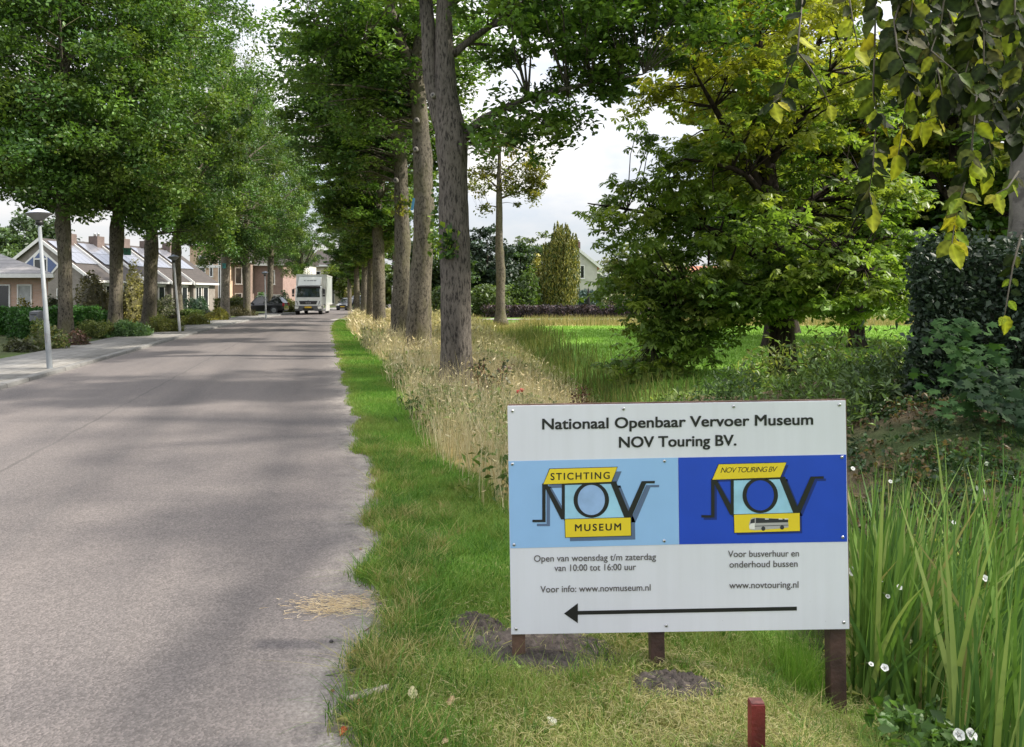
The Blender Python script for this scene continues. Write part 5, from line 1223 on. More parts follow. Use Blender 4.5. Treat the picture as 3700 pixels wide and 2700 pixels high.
car('saloon_car', 'dark saloon car with a yellow plate following behind the truck', (at(1262, 88)[0], 88), math.radians(-8), 4.4, 1.80, 1.45, paint('dark blue paint', (.012, .014, .022)), False)
car('people_carrier', 'grey vehicle half hidden behind the dry grass at the road bend', (at(1296, 101)[0], 101), math.radians(-10), 4.5, 1.85, 1.75, paint('grey paint', (.12, .125, .13)), True)

TW = paint('white truck paint', (.88, .89, .88)); TSIDE = plain('grey-green box side with shade tint', (.36, .39, .375), .4, .15, .8)  # side colour darkened to stand for tree shade on the box
o = thing('truck', 'white box truck coming towards the viewer on the road, headlights bright', 'truck', (*at(1121, 66.5), 0), math.radians(7.5 + 1))
mb = MB(); mb.box(-1.27, 1.27, .62, .66, .95, 3.58); mb.build('box_front', TW, o)
mb = MB(); mb.box(-1.26, 1.26, .665, 7.2, .85, 3.57); mb.build('cargo_box', TSIDE, o)
mb = MB()
for x0, x1 in ((-1.29, -1.2), (1.2, 1.29)): mb.box(x0, x1, .60, .72, .9, 3.6)
mb.box(-1.195, 1.195, .60, .72, 3.5, 3.6); mb.box(1.263, 1.285, .73, 7.2, 3.46, 3.58); mb.box(1.263, 1.285, .73, 7.2, .84, 1.0); mb.box(-1.285, -1.263, .73, 7.2, 3.46, 3.58); mb.build('box_frame', TW, o)
mb = MB(); mb.box(1.18, 1.27, 1.2, 4.6, .28, .845); mb.box(-1.27, -1.18, 1.2, 4.6, .28, .845); mb.build('side_skirt', TW, o)
cab = [(-1.42, .62), (-1.46, .9), (-1.40, 1.48), (-1.12, 2.42), (-.95, 2.52), (.45, 2.56), (.45, .62)]
mb = MB(); mb.prism(cab, -1.12, 1.12, 'x'); cb_ = mb.build('cab', TW, o, bevel=.04)
mb = MB(); mb.add([(-.98, -1.405, 1.55), (.98, -1.405, 1.55), (.93, -1.185, 2.32), (-.93, -1.185, 2.32), (-.98, -1.43, 1.55), (.98, -1.43, 1.55), (.93, -1.21, 2.32), (-.93, -1.21, 2.32)],
                  [(4, 5, 6, 7), (0, 1, 5, 4), (1, 2, 6, 5), (2, 3, 7, 6), (3, 0, 4, 7), (3, 2, 1, 0)]); mb.build('windscreen', SCREEN, o)
mb = MB(); mb.add([(-1.0, -1.16, 2.33), (1.0, -1.16, 2.33), (.98, -1.3, 2.50), (-.98, -1.3, 2.50), (-1.0, -1.18, 2.31), (1.0, -1.18, 2.31), (.98, -1.34, 2.48), (-.98, -1.34, 2.48)], [(0, 1, 2, 3), (7, 6, 5, 4), (4, 5, 1, 0), (5, 6, 2, 1), (6, 7, 3, 2), (7, 4, 0, 3)]); mb.build('sun_visor', CHAR, o)
mb = MB(); mb.prism([(-.95, 2.57), (-.7, 2.75), (.1, 3.34), (.55, 3.36), (.55, 2.57)], -.98, .98, 'x'); rd = mb.build('roof_deflector', TW, o, bevel=.05)
mb = MB(); mb.prism([(-.78, 1.22), (.78, 1.22), (.68, .92), (-.68, .92)], -1.49, -1.462, 'y'); mb.build('grille', CHAR, o)
mb = MB()
for q in range(3): mb.box(-.22 + q * .16, -.11 + q * .16, -1.505, -1.492, 1.01, 1.08)
mb.box(-.07, .07, -1.48, -1.462, 1.24, 1.30); mb.build('maker_badge', ALU, o)
mb = MB()
for q, w in enumerate((.12, .05, .2, .3, .22)):
    xx = -.5 + [0, .15, .28, .5, .84][q]; z0 = 2.97; y0 = -.7 + (z0 - 2.75) / .59 * .8
    mb.add([(xx, y0 - .012, z0), (xx + w, y0 - .012, z0), (xx + w, y0 + .095, z0 + .08), (xx, y0 + .095, z0 + .08), (xx, y0 + .05, z0), (xx + w, y0 + .05, z0)], [(0, 1, 2, 3), (0, 4, 5, 1), (1, 5, 2), (0, 3, 4), (4, 3, 2, 5)])
mb.build('illegible_lettering', plain('grey lettering', (.25, .26, .27), .5), o)
mb = MB(); mb.prism([(-1.17, .80), (1.17, .80), (1.13, .36), (-1.13, .36)], -1.52, -1.30, 'y'); mb.build('bumper', plain('grey bumper', (.11, .115, .12), .5), o, bevel=.03)
mb = MB(); mb.box(-.45, .45, -1.534, -1.525, .42, .62); mb.build('air_intake', BLK, o)
mb = MB(); mb.box(-.29, .29, -1.555, -1.536, .60, .74); mb.build('number_plate', PLATE, o)
for s_ in (-1, 1):
    mb = MB(); mb.prism([(s_ * .78, .74), (s_ * 1.12, .76), (s_ * 1.13, .54), (s_ * .86, .52)], -1.555, -1.525, 'y'); mb.build('headlight', LIT, o, bevel=.01)
    mb = MB(); mb.prism([(s_ * .95, 1.22), (s_ * 1.0, 1.22), (s_ * .92, .90), (s_ * .87, .90)], -1.49, -1.462, 'y'); mb.build('air_slot', CHAR, o)
    mb = MB(); mb.box(min(s_ * 1.2, s_ * 1.40), max(s_ * 1.2, s_ * 1.40), -1.25, -1.13, 1.83, 2.24); mb.box(min(s_ * 1.22, s_ * 1.4), max(s_ * 1.22, s_ * 1.4), -1.25, -1.13, 1.6, 1.79); mb.tube([(s_ * 1.1, -1.1, 2.28), (s_ * 1.3, -1.18, 2.26)], .025, 6); mb.build('mirror', CHAR, o)
    mb = MB(); mb.prism([(-1.02, 2.25), (-1.2, 1.62), (-.35, 1.55), (-.35, 2.3)], s_ * 1.122, s_ * 1.135, 'x'); mb.build('side_window', CGLASS, o)
    for y_ in (-.75, 5.2):
        mb = MB(); mb.wheel((s_ * .98, y_, .42), .42, .3); w = mb.build('wheel', TYRE, o); m2 = MB(); m2.wheel((s_ * 1.135, y_, .42), .25, .03, 14); m2.build('rim', RIM, w)
    mb = MB(); mb.box(min(s_ * .7, s_ * 1.1), max(s_ * .7, s_ * 1.1), -.3, -.2, .3, .9); mb.build('mudguard', BLK, o)
mb = MB(); mb.box(-.5, .5, -1.2, 7.0, .45, .615); mb.build('chassis', BLK, o)
# ================================================================== GRASS, WEEDS AND SMALL THINGS ON THE GROUND
rng = np.random.default_rng(77)
def sample(n, xr, yr, wfn, near=0.0):
    """rejection-sample n points; near > 0 thins with distance"""
    out = []; got = 0
    while got < n:
        x = rng.uniform(*xr, 60000); y = yr[0] + (yr[1] - yr[0]) * rng.uniform(0, 1, 60000) ** (1 + near)
        vis = np.abs(x) < y * .85 + .9
        k = (rng.uniform(0, 1, 60000) < wfn(x, y)) & vis
        out.append(np.stack([x[k], y[k]], 1)); got += k.sum()
    P = np.concatenate(out)[:n]
    return P[:, 0], P[:, 1]
def stand(x, y, dz=-.005): return np.stack([x, y, gz(x, y) + dz], 1)
posts = [(.13, 3.42, .42), (.70, 3.15, .24), (1.44, 3.30, .13)]
def bare(x, y):
    w = np.ones_like(x)
    for sx, sy, rr in posts: w = w * (1 - .97 * np.exp(-(((x - sx) / rr) ** 2 + ((y - sy) / (rr * .62)) ** 2) ** 2))
    return w
def lawn_w(x, y):
    u, v = inv(x, y)
    w = sm(-.07, .12, v - road_edge(u) + .05 * wob(x * 3, y * 3, 1)) * (1 - dry_w(x, y)) * (1 - meadow_w(x, y)) * bare(x, y)
    xc = np.interp(y, DY, DX)
    return w * (1 - .85 * sm(-1.1, -.5, x - xc)) * (.55 + .45 * sm(-.5, .3, wob(x, y, 2.2, 3)))
def lawn_tint(x, y, n):
    c = tints(rng, n, [[.11, .24, .03], [.14, .29, .035], [.08, .19, .03], [.20, .31, .06]])
    yl = (sm(-.2, .7, wob(x, y, 1.3, 2)) * .45 + 1.0 * clip_w(x, y) + .4 * (y < 3.2))[:, None] * rng.uniform(0, 1.1, (n, 1))
    u, v = inv(x, y)
    yl = np.clip(yl + .5 * (sm(.22, .02, v - road_edge(u)))[:, None] * rng.uniform(0, 1, (n, 1)), 0, .95)
    return c * (1 - yl) + np.array([.30, .27, .09]) * yl
x, y = sample(150000, (-1.2, 5.5), (2.0, 6.2), lawn_w, .35); n = len(x)
parts = [blades(rng, stand(x, y), rng.uniform(.025, .075, n) * (1 + .5 * sm(0, .6, wob(x, y, 2.6))), .0042, lawn_tint(x, y, n), .75, .7, 2)]
x, y = sample(90000, (-5, 2.2), (6, 16), lawn_w, .3); n = len(x)
parts.append(blades(rng, stand(x, y), rng.uniform(.03, .08, n), .007, lawn_tint(x, y, n), .6, .5, 2))
x, y = sample(60000, (-14, 0), (15, 52), lawn_w, .6); n = len(x)
parts.append(blades(rng, stand(x, y), rng.uniform(.04, .09, n), .02, lawn_tint(x, y, n), .6, .4, 2))
# ragged tufts at the road edge and around the posts
tx, ty = sample(620, (-1.6, 2.4), (2.4, 8), lambda x, y: lawn_w(x, y) * (sm(.4, .1, inv(x, y)[1] - road_edge(inv(x, y)[0])) + .18)); k = 40
x = np.repeat(tx, k) + rng.normal(0, .035, len(tx) * k); y = np.repeat(ty, k) + rng.normal(0, .03, len(tx) * k); n = len(x)
parts.append(blades(rng, stand(x, y), rng.uniform(.06, .13, n), .0045, np.repeat(tints(rng, len(tx), [[.09, .20, .025], [.16, .22, .04], [.34, .30, .12], [.06, .14, .02]]), k, 0), .8, .7, 3))
V, T, C = join(parts); tag(np_mesh('grass', V, T, BLADE, None, C), 'short mown grass of the verge, bright green beside the road', 'grass', kind='stuff')
# mown clippings lying on the grass
x, y = sample(30000, (-.7, 2.4), (2.35, 4.4), lambda x, y: np.clip(clip_w(x, y) + .04, 0, 1) * bare(x, y) * sm(-.1, .1, inv(x, y)[1] - road_edge(inv(x, y)[0]))); n = len(x)
P = stand(x, y, .012); P[:, 2] += rng.uniform(-.01, .03, n); an = rng.uniform(0, 6.28, n)
D = np.stack([np.cos(an), np.sin(an), rng.normal(0, .22, n)], 1); L = rng.uniform(.018, .06, n)[:, None]; W_ = np.stack([-np.sin(an), np.cos(an), rng.normal(0, .4, n)], 1) * .0011
Mid = P + np.stack([rng.normal(0, .008, n), rng.normal(0, .008, n), rng.uniform(0, .012, n)], 1)
V = np.stack([P - D * L * .5 - W_, P - D * L * .5 + W_, Mid + W_, Mid - W_, P + D * L * .5], 1).reshape(-1, 3); b_ = (np.arange(n) * 5)[:, None]
T = np.concatenate([b_ + [0, 1, 2], b_ + [0, 2, 3], b_ + [3, 2, 4]])
C = np.repeat(tints(rng, n, [[.36, .32, .14], [.28, .27, .10], [.20, .24, .07], [.42, .38, .20]]), 5, 0)
hx = rng.normal(0, 1, (650, 2)) * [.12, .065]; X0, Y0 = on_ground(1225, 2195)
an = rng.normal(0, .5, 650); Pp = np.stack([X0 + hx[:, 0], Y0 + hx[:, 1], .012 + .012 * rng.uniform(0, 1, 650)], 1); Dd = np.stack([np.cos(an), np.sin(an), rng.normal(0, .12, 650)], 1); Lh = rng.uniform(.02, .07, 650)[:, None]; Ww = np.stack([-np.sin(an), np.cos(an), 0 * an + .3], 1) * .0016
Vh = np.stack([Pp - Dd * Lh * .5 - Ww, Pp - Dd * Lh * .5 + Ww, Pp + Dd * Lh * .5], 1).reshape(-1, 3); Th = (np.arange(650) * 3)[:, None] + [0, 1, 2]
tag(np_mesh('straw', Vh, Th, BLADE, None, np.repeat(tints(rng, 650, [[.46, .36, .22], [.38, .29, .17], [.52, .43, .30]]), 3, 0)), 'loose heap of dry straw on the road edge left of the sign', 'straw', kind='stuff')
tag(np_mesh('grass_clippings', V, T, BLADE, None, C), 'yellowed grass clippings lying below the sign', 'grass clippings', kind='stuff')
# tall dry grass beneath the row of trees
STR = [[.58, .50, .33], [.50, .42, .26], [.43, .35, .20], [.64, .57, .40], [.32, .30, .15]]
def dryw2(x, y): return dry_w(x, y) * (1 - meadow_w(x, y)) * (.3 + .7 * np.maximum(sm(-.5, .2, wob(x, y, .8, 5)), sm(11, 9, y)))
parts = []
for nn, yr, w, h0, h1 in ((6500, (5.3, 12.5), .0050, .30, .72), (6500, (12, 24), .010, .32, .75), (6500, (23, 62), .022, .4, .85)):
    x, y = sample(nn, (-14, 4), yr, dryw2, .3); n = len(x)
    hgt = 1.12 * rng.uniform(h0, h1, n) * (.55 + .45 * sm(.0, .8, dry_w(x, y)))
    t = tints(rng, n, STR)
    gr = (sm(1.0, 3.6, inv(x, y)[1] - 1.3 + wob(x, y, .8)) * .45 * sm(12, 20, y))[:, None]; t = t * (1 - gr) + np.array([.17, .19, .05]) * gr
    parts.append(blades(rng, stand(x, y), hgt, w, t, .30, .45, 3))
    j = rng.uniform(0, 1, n) < .33; hp = stand(x[j], y[j]); hp[:, 2] += hgt[j] * .72; hp[:, :2] += rng.normal(0, .07, (j.sum(), 2))
    parts.append(leaves(rng, hp, w * 9, t[j] * 1.1, .0, -.6, .22))
x, y = sample(520, (-14, 3), (5.5, 30), lambda x, y: dryw2(x, y) * sm(-.1, .5, wob(x, y, .7, 9)), .4); n = len(x); i = np.repeat(np.arange(n), 22)
P = stand(x, y)[i] + np.stack([rng.normal(0, .09, n * 22), rng.normal(0, .09, n * 22), rng.uniform(.03, .34, n * 22)], 1)
parts.append(leaves(rng, P, .07 * (1 + P[:, 1] / 25), tints(rng, n, [[.10, .17, .04], [.14, .21, .05], [.07, .12, .03]])[i], .6, .3, .4))
V, T, C = join(parts); tag(np_mesh('dry_grass', V, T, BLADE, None, C), 'tall straw-coloured dry grass under the right-hand row of trees', 'dry grass', kind='stuff')
# long greener grass along the ditch and the far rim of the meadow
def rim(x, y): return np.clip(np.exp(-((x - np.interp(y, [8, 15, 25, 36, 44], [2.6, 1.5, .9, .3, -.4])) / .75) ** 2) * sm(10, 13, y) * (1 - sm(38, 42, y)) + .8 * sm(39, 41, y) * (1 - sm(45, 47, y)) * sm(-5, -3, x), 0, 1)
x, y = sample(22000, (-6, 32), (10, 47), rim, .2); n = len(x)
tt = tints(rng, n, [[.10, .14, .03], [.16, .18, .045], [.075, .11, .025], [.22, .22, .07]]); fr = (sm(38, 41, y) * rng.uniform(0, 1, n))[:, None]
tt = tt * (1 - fr) + np.array([.46, .38, .19]) * fr
V, T, C = blades(rng, stand(x, y), rng.uniform(.3, .85, n) * np.where(y > 38, .8, np.clip(.62 + .02 * (y - 12), .55, 1)), np.where(y > 25, .022, .014), tt, .28, .35, 3)
tag(np_mesh('ditch_grass', V, T, BLADE, None, C), 'long green and straw grass along the ditch and the far rim of the meadow', 'long grass', kind='stuff')
x, y = sample(60000, (0, 30), (12, 41), lambda x, y: meadow_w(x, y), .5); n = len(x)
V, T, C = blades(rng, stand(x, y), rng.uniform(.05, .13, n), .028, tints(rng, n, [[.20, .36, .06], [.25, .40, .07], [.16, .30, .05]]), .6, .4, 2)
tag(np_mesh('meadow_grass', V, T, BLADE, None, C), 'short bright green grass of the meadow', 'meadow grass', kind='stuff')
# --- leafy weeds
def weeds(nst, wfn, xr, yr, h, cols, leafl, seed, per=16, spread=.1, aspect=.3, droop=.45):
    r = np.random.default_rng(seed); x, y = sample(nst, xr, yr, wfn); n = len(x); B = stand(x, y)
    hh = r.uniform(h[0], h[1], n); lean = r.normal(0, .14, (n, 2))
    i = np.repeat(np.arange(n), per); t = r.uniform(.12, 1, len(i)) ** .8
    P = B[i] + np.stack([lean[i, 0] * t * hh[i], lean[i, 1] * t * hh[i], t * hh[i]], 1)
    a = r.uniform(0, 6.28, len(i)); sp = spread * (1.15 - .7 * t)
    P += np.stack([np.cos(a) * sp, np.sin(a) * sp, -.25 * sp], 1)
    tn = tints(r, n, cols)
    A = leaves(r, P, leafl, tn[i] * r.uniform(.8, 1.25, (len(i), 1)), .8, droop, aspect)
    S = blades(r, B, hh * 1.0, .007, tn * .8, .0, .0, 2); S[0].reshape(n, 5, 3)[:, 2:4, :2] += lean[:, None] * hh[:, None, None] * .5; S[0].reshape(n, 5, 3)[:, 4, :2] += lean * hh[:, None]
    return join([A, S])
nl_ = [[.15, .24, .05], [.19, .28, .065], [.11, .18, .04], [.24, .29, .08]]
bxw = lambda px0, px1, d0, d1: (lambda x, y: ((x * F / y + CX) > px0) * ((x * F / y + CX) < px1) * 1.0, (at(px0, d1)[0] if px0 < CX else at(px0, d0)[0], at(px1, d1)[0]), (d0, d1))
parts = []
for px0, px1, d0, d1, nst, h, cols, ll in ((2120, 2500, 7.2, 10.2, 170, (.3, .62), nl_, .085), (1890, 2180, 7.0, 9.6, 90, (.22, .5), [[.12, .20, .05], [.16, .23, .06]], .075), (2480, 2740, 7.2, 10.5, 90, (.3, .55), [[.06, .11, .035], [.09, .15, .05]], .08),
                                           (2640, 2960, 10.2, 12.0, 46, (.3, .85), [[.09, .15, .04], [.13, .18, .05], [.19, .22, .06]], .10), (2890, 3290, 9.5, 11.5, 100, (.28, .8), [[.07, .12, .04], [.10, .16, .045], [.15, .19, .05]], .10),
                                           (2680, 3140, 7.0, 9.2, 130, (.2, .42), [[.14, .22, .06], [.09, .15, .04]], .08), (3050, 3250, 7.2, 8.6, 80, (.2, .45), [[.06, .10, .04], [.09, .14, .05]], .085)):
    w, xr, yr = bxw(px0, px1, d0, d1); parts.append(weeds(nst, w, xr, yr, h, cols, ll, int(px0), 18, .12))
V, T, C = join(parts); tag(np_mesh('undergrowth', V, T, LEAF, None, C), 'leafy weeds and young shrubs crowding the ditch behind the sign', 'undergrowth', kind='stuff')
w, xr, yr = bxw(3060, 3700, 4.3, 8.0); parts = [weeds(760, lambda x, y: w(x, y) * (.35 + .65 * sm(-.2, .4, wob(x, y, 1.7, 3))), xr, yr, (.03, .13), [[.045, .09, .035], [.06, .115, .04], [.04, .07, .03], [.15, .11, .06]], .045, 91, 12, .06, .55)]
w, xr, yr = bxw(3040, 3400, 3.6, 4.7); parts.append(weeds(150, w, xr, yr, (.2, .5), [[.20, .25, .05], [.14, .20, .04], [.28, .29, .09]], .07, 92, 18, .09, .4))
w, xr, yr = bxw(3180, 3700, 2.8, 3.6); parts.append(weeds(80, w, xr, yr, (.06, .22), [[.08, .17, .035], [.11, .20, .05], [.06, .12, .03]], .06, 93, 14, .08, .6))
V, T, C = join(parts); tag(np_mesh('ground_cover', V, T, LEAF, None, C), 'low leafy ground cover on the bank and among the reeds', 'ground cover', kind='stuff')
# --- iris reeds in the ditch to the right of the sign
parts = []
for px, d, nb, hm in [(rng.uniform(3180, 3700), rng.uniform(2.9, 4.4), 11, 1.0) for _ in range(56)] + [(rng.uniform(3080, 3260), rng.uniform(3.6, 4.7), 8, .82) for _ in range(22)]:
    x0 = (px - CX) * d / F
    if d < 3.55 and x0 < 1.86: d = 3.6; x0 = max(x0, 1.72)
    x = x0 + rng.normal(0, .04, nb); y = d + rng.normal(0, .03, nb)
    parts.append(blades(rng, stand(x, y, -.02), rng.uniform(.6, 1.3, nb) * hm, rng.uniform(.018, .036, nb), tints(rng, nb, [[.14, .25, .05], [.19, .31, .07], [.09, .18, .045], [.30, .38, .12], [.30, .28, .12]], [.3, .25, .25, .14, .06]), .28, .36, 5, (.10, .02, 0), .55))
x, y = sample(900, (1.7, 3.4), (2.9, 4.3), lambda x, y: sm(1.75, 2.1, x)); n = len(x)
parts.append(blades(rng, stand(x, y), rng.uniform(.2, .6, n), .007, tints(rng, n, [[.12, .22, .04], [.3, .28, .12], [.08, .15, .03]]), .5, .5, 4))
V, T, C = join(parts); tag(np_mesh('reeds', V, T, BLADE, None, C, True), 'tall sword-leaved iris reeds in the ditch right of the sign', 'reeds', kind='stuff')
x, y = sample(420, (1.15, 1.55), (3.35, 3.6), lambda x, y: np.exp(-((x - 1.33) / .09) ** 2)); n = len(x)
tag(np_mesh('grass_tuft', *blades(rng, stand(x, y), rng.uniform(.15, .34, n), .0045, tints(rng, n, [[.13, .27, .03], [.18, .30, .05]]), .35, .4, 3)[:2], BLADE, None, np.repeat(tints(rng, n, [[.13, .27, .03], [.18, .30, .05]]), 7, 0)), 'bright green grass tuft behind the right post of the sign', 'grass tuft')
# --- single plants by the thickest trunk
def stem_plant(name, label, cat, px, d, h, nst, lcol, ll, stemc, seed, aspect=.55, spread=.22, per=16, seedhead=None):
    r = np.random.default_rng(seed); x0, y0 = at(px, d); z0 = gz1(x0, y0)
    o = thing(name, label, cat, (x0, y0, z0)); mb = MB(); Ps = []
    for i in range(nst):
        a = r.uniform(0, 6.28); q = spread * math.sqrt(r.uniform(0, 1)); b0 = (math.cos(a) * q * .3, math.sin(a) * q * .3, -.05); hh = h * r.uniform(.65, 1)
        tp = (math.cos(a) * q, math.sin(a) * q, hh); mid = tuple((u_ + v_) / 2 + r.normal(0, .02) for u_, v_ in zip(b0, tp)); mb.tube([b0, mid, tp], [.006, .005, .003], 5)
        t = r.uniform(.15, 1.02, per)[:, None]; Q = np.array(b0) * (1 - t) + np.array(tp) * t + r.normal(0, .045, (per, 3)); Ps.append(Q)
    mb.build('stems', stemc, o); P = np.concatenate(Ps)
    V, T, C = leaves(r, P, ll, tints(r, len(P), lcol), .7, .35, aspect); np_mesh('leaves', V, T, LEAF, o, C)
    return o
RSTEM = plain('red stem', (.20, .035, .025), .6); GSTEM = plain('green stem', (.10, .13, .05), .7); BSTEM = plain('brown stem', (.10, .05, .035), .8)
o = stem_plant('rose_bush', 'dark-leaved rose bush with red stems at the foot of the thickest trunk', 'shrub', 1772, 11.3, .68, 14, [[.04, .06, .03], [.06, .085, .04], [.08, .05, .035]], .075, RSTEM, 401, .8, .34, 24)
o = stem_plant('rose_plant', 'small green rose plant with two red blooms', 'plant', 1885, 10.2, .42, 9, [[.07, .12, .035], [.10, .16, .045]], .07, GSTEM, 402, .6, .3, 12)
RED = plain('red petals', (.62, .012, .03), .5, .2, 30)
for dx, dz in ((0, 0), (-.045, -.022)):
    mb = MB(); r = random.Random(3)
    for k in range(9): mb.lathe([(.004, 0), (.016, .006), (.022, .02), (.018, .034)], 7, (dx + r.uniform(-.014, .014), -.2 + r.uniform(-.014, .014), .44 + dz + r.uniform(-.01, .01)))
    mb.build('bloom', RED, o, True)
stem_plant('dock_plant', 'brown seeding dock plant standing upright behind the sign', 'plant', 2112, 9.0, .92, 9, [[.09, .04, .02], [.06, .035, .02], [.11, .06, .03]], .035, BSTEM, 403, .7, .17, 75)
stem_plant('dock_plant', 'short reddish dock stalk at the foot of the tall brown dock', 'plant', 2075, 8.3, .42, 5, [[.14, .04, .03], [.10, .05, .03]], .032, RSTEM, 404, .6, .1, 40)
# leafy shoots on the two near trunks
def shoot(label, parent_name, px, py, d, n, cols, ll, spread, seed):
    r = np.random.default_rng(seed); p = np.array(at(px, d, py)); P = p + np.clip(r.normal(0, 1, (n, 3)), -1.5, 1.5) * spread
    V, T, C = leaves(r, P, ll, tints(r, n, cols), .4, .6, .7)
    t = [q for q in bpy.data.objects if q.get('label', '').startswith(parent_name)][0]
    o = np_mesh('leafy_shoot', V, T, LEAF, t, C); o.location = (-t.location.x, -t.location.y, -t.location.z); o['label'] = label
IV = [[.04, .09, .02], [.06, .13, .025], [.03, .06, .02]]
shoot('dark ivy-like shoot with a few pale leaves on the thick trunk', 'nearest and thickest', 1620, 870, 12.0, 95, IV + [[.24, .34, .04]], .10, np.array([.10, .05, .17]), 1)
shoot('leafy shoot between the two nearest trunks', 'second trunk', 1583, 760, 18.6, 140, [[.05, .10, .03], [.08, .14, .04]], .12, np.array([.09, .08, .42]), 4)
shoot('bright leafy shoot low between the two nearest trunks', 'second trunk', 1572, 860, 18.9, 120, [[.12, .20, .03], [.16, .24, .04]], .12, np.array([.10, .08, .35]), 5)
shoot('yellowish leaf bunch on the knotty trunk', 'third trunk', 1455, 742, 25.0, 90, [[.16, .19, .03], [.08, .13, .03], [.3, .28, .05]], .15, np.array([.22, .1, .20]), 6)
for i, (px, py, dd, par) in enumerate(((1565, 345, 11.98, 'nearest and thickest'), (1430, 652, 25.1, 'third trunk'), (1456, 730, 25.05, 'third trunk'), (1502, 540, 19.2, 'second trunk'), (1506, 435, 19.2, 'second trunk'))):
    t = [q for q in bpy.data.objects if q.get('label', '').startswith(par)][0]; p = at(px, dd, py); s_ = dd / F * 9
    mb = MB(); mb.tube([(0, .12, 0), (0, -.02, 0), (-.004, -.035, 0)], [s_, s_ * 1.1, s_ * .8], 10); o = mb.build('pruning_scar', BARK_BEECH, t, True, tuple(p[q] - t.location[q] for q in range(3)))
    mb = MB(); mb.tube([(-.004, -.033, 0), (-.004, -.042, 0)], [s_ * .5, s_ * .42], 8); mb.build('hollow', BLK, o)
# --- dug soil at the posts
def soil(label, cx, cy, rx, ry, hh, seed):
    r = np.random.default_rng(seed); m = 40; a, b_ = np.meshgrid(np.linspace(-1, 1, m), np.linspace(-1, 1, m)); q = np.clip(1 - (a * a + b_ * b_), 0, 1) ** .7
    x, y = cx + a * rx, cy + b_ * ry; cl = np.abs(np.sin(x * 61 + y * 23) * np.sin(y * 71 - x * 17)) * .4 + r.uniform(0, 1, a.shape) * .6
    z = gz(x, y) - .02 + q * hh * (.45 + .75 * cl); o = grid_mesh('soil_heap', x, y, z, SOILM, None, None, False)
    return tag(o, label, 'soil')
SOILM = plain('dug dark soil', (.085, .070, .062), 1.0, .45, 26, 0, .6)
soil('crumbly dark soil heaped around the left post of the sign', .13, 3.42, .44, .27, .06, 1); soil('small heap of dark soil around the middle post of the sign', .70, 3.15, .26, .14, .07, 2); soil('rounded dark clod heap left of the left post', -.17, 3.62, .15, .12, .075, 3)
# --- litter on the verge
def fallen_leaf(label, px, py, L, c, seed, dz=.02):
    r = np.random.default_rng(seed); x, y = on_ground(px, py); a = r.uniform(0, 6.28); D = np.array([math.cos(a), math.sin(a), r.uniform(-.1, .25)]); D /= np.linalg.norm(D); N = np.array([r.uniform(-.4, .4), -.35, 1.0]); N -= D * N.dot(D); N /= np.linalg.norm(N)
    V, T, C = beech_leaf(r, np.zeros(3), D, N, L, np.array(c)); tag(np_mesh('fallen_leaf', V, T, BEECHLEAF, None, C, True, (x, y, gz1(x, y) + dz)), label, 'leaf', 'leaf scraps on the asphalt' if 'scrap' in label else 'fallen leaves on the verge')
for i, (px, py, L, c, lab) in enumerate(((1870, 2383, .085, (.30, .42, .14), 'pale green leaf lying against the left post of the sign'), (1365, 2478, .045, (.62, .56, .36), 'cream dry leaf at the road edge above the broken branch'), (1490, 2553, .055, (.55, .50, .32), 'cream curled leaf in the grass right of the broken branch'),
                                (1620, 2568, .05, (.42, .30, .18), 'tan dry leaf in the middle of the foreground grass'), (1370, 2662, .06, (.34, .22, .12), 'brown dry leaf near the bottom edge by the road'), (1285, 2570, .045, (.45, .20, .10), 'orange-brown leaf under the broken branch'), (1275, 2370, .06, (.36, .13, .06), 'rust-red leaf at the road edge left of the soil'),
                                (1490, 2108, .045, (.62, .58, .36), 'cream leaf in the green verge halfway up the sign'), (1285, 2615, .07, (.30, .28, .10), 'olive leaf lying flat on the road edge'), (1250, 2648, .04, (.40, .10, .05), 'small red leaf on the asphalt edge'), (2010, 2590, .05, (.62, .60, .50), 'pale leaf in the yellowed grass below the middle post'), (1615, 2690, .05, (.55, .40, .26), 'tan leaf at the bottom edge of the grass'))):
    fallen_leaf(lab, px, py, L, c, 600 + i, .028 if px > 1400 else .012)
rr = random.Random(12)
for i in range(18):
    px, py = rr.uniform(900, 1330), rr.uniform(1900, 2660)
    if inv(*on_ground(px, py))[1] > road_edge(inv(*on_ground(px, py))[0]) - .03: px -= 160
    fallen_leaf('small dry brown leaf scrap lying on the asphalt near the verge', px, py, rr.uniform(.018, .034), rr.choice(((.16, .10, .06), (.22, .15, .08), (.10, .07, .05), (.26, .20, .10))), 800 + i, .012)
def stick(name, label, cat, pts, rad, mat, seed=0):
    mb = MB(); rr = random.Random(seed); W = []
    for px, py, dz in pts: x, y = on_ground(px, py); W.append((x, y, gz1(x, y) + dz))
    mb.tube(W, rad, 8, True, .1, rr); return tag(mb.build(name, mat, None, True), label, cat)
DEADW = plain('dead pale wood', (.36, .31, .26), .85, .4, 12, 0, .4)
stick('fallen_branch', 'broken pale branch lying on the road edge at the bottom', 'branch', [(1252, 2558, .02), (1300, 2552, .022), (1350, 2535, .026), (1400, 2515, .03)], [.0135, .013, .0125, .011], DEADW)
stick('fallen_branch', 'thin pale stick lying above the broken branch', 'branch', [(1280, 2532, .012), (1340, 2520, .02), (1405, 2508, .03)], [.006, .006, .005], DEADW)
stick('twig', 'dark bent twig on the asphalt beside the dry straw', 'twig', [(1190, 2305, .008), (1215, 2285, .01), (1260, 2296, .01), (1345, 2280, .015)], [.004, .004, .003, .003], BSTEM)
stick('twig', 'thin dark twig on the road edge above the straw', 'twig', [(1215, 2126, .008), (1260, 2127, .01), (1310, 2122, .012)], [.003, .0025, .002], BSTEM)
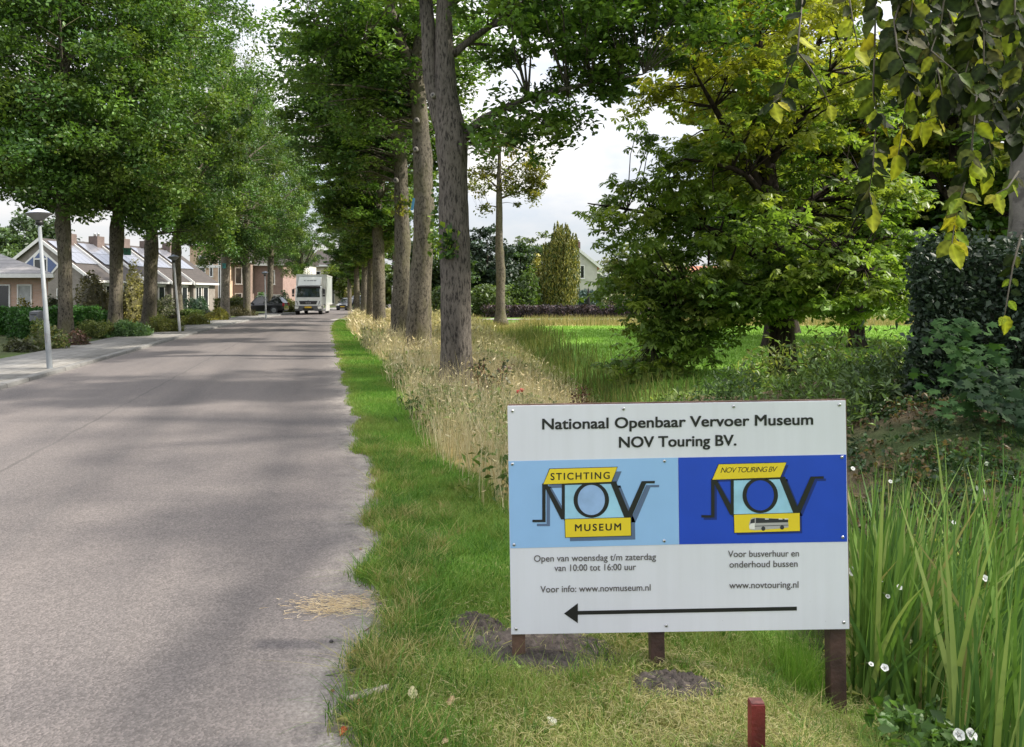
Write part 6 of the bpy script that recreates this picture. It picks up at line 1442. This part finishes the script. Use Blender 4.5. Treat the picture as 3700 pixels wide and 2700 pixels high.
stick('grass_stalk', 'long green stalk lying out onto the asphalt', 'grass stalk', [(1100, 2436, .008), (1180, 2446, .012), (1280, 2448, .02), (1370, 2440, .03)], [.002, .0026, .003, .003], GSTEM)
STONE = plain('small stone', (.06, .055, .055), .9, .3, 30)
x, y = on_ground(1197, 2324); mb = MB(); mb.lathe([(.007, 0), (.010, .004), (.008, .009), (.003, .012)], 7); tag(mb.build('pebble', STONE, None, True, (x, y, .004)), 'dark pebble on the asphalt below the bent twig', 'stone')
# white flowers among the reeds
PET = leafmat('white petal', .3, .5, .2, (1, 1, 1))
def flower(label, px, py, d, r0, tilt, seed):
    r = np.random.default_rng(seed); p = at(px, d, py); V, Fs = [(0, 0, -r0 * .9)], []
    n = 20
    for q, zz in ((.35, -.25), (.8, .08), (1.0, .1)):
        for k in range(n):
            a = 2 * math.pi * k / n; V.append((r0 * q * math.cos(a) * (1 + .06 * math.sin(5 * a)), r0 * q * math.sin(a) * (1 + .06 * math.sin(5 * a)), r0 * zz * (1 + .3 * math.sin(5 * a + 1))))
    Fs = [(0, 1 + k, 1 + (k + 1) % n) for k in range(n)]
    for q in range(2):
        for k in range(n):
            a, b_, c_, d_ = 1 + q * n + k, 1 + q * n + (k + 1) % n, 1 + (q + 1) * n + (k + 1) % n, 1 + (q + 1) * n + k; Fs += [(a, b_, c_), (a, c_, d_)]
    o = thing('bindweed_flower', label, 'flower', p, 0, 'white bindweed flowers by the reeds'); o.rotation_euler = (tilt, r.uniform(-.4, .4), 0)
    np_mesh('petals', np.array(V), np.array(Fs), PET, o, np.tile([[.82, .82, .80]], (len(V), 1)), True)
    mb = MB(); mb.tube([(0, 0, -r0 * .8), (0, .01, -r0 * 1.5), (0, .03, -r0 * 4)], [.004, .003, .002], 6); mb.build('stalk', GSTEM, o)
for i, (px, py, d, r0, t, lab) in enumerate(((3465, 2655, 3.0, .026, 1.0, 'left one of the two white flowers at the bottom right corner'), (3510, 2655, 3.0, .028, .8, 'right one of the two white flowers at the bottom right corner'), (3197, 2413, 3.1, .018, .7, 'white flower in the trampled grass right of the sign post'), (3148, 2400, 3.1, .012, .6, 'tiny white flower nearest to the right sign post'),
                                     (3080, 2065, 3.7, .026, 1.1, 'white flower peeping out behind the right edge of the sign'), (3185, 2095, 3.6, .014, .9, 'small white flower among reeds right of the grey web address'), (3208, 2155, 3.5, .012, .9, 'narrow white flower low among the left reeds'), (3250, 2122, 3.5, .015, .9, 'white flower on the bent reed blade'), (3218, 1740, 4.5, .014, .9, 'white flower on the bank level with the yellow emblem plate'), (3082, 1693, 4.7, .016, .9, 'white flower at the top right edge of the blue panel'), (3446, 1888, 3.8, .012, .9, 'small white flower high among the middle reeds'), (3560, 2090, 3.5, .018, 1.0, 'white flower among the reeds near the right edge'))):
    flower(lab, px, py, d, r0 * .85, t, 700 + i)
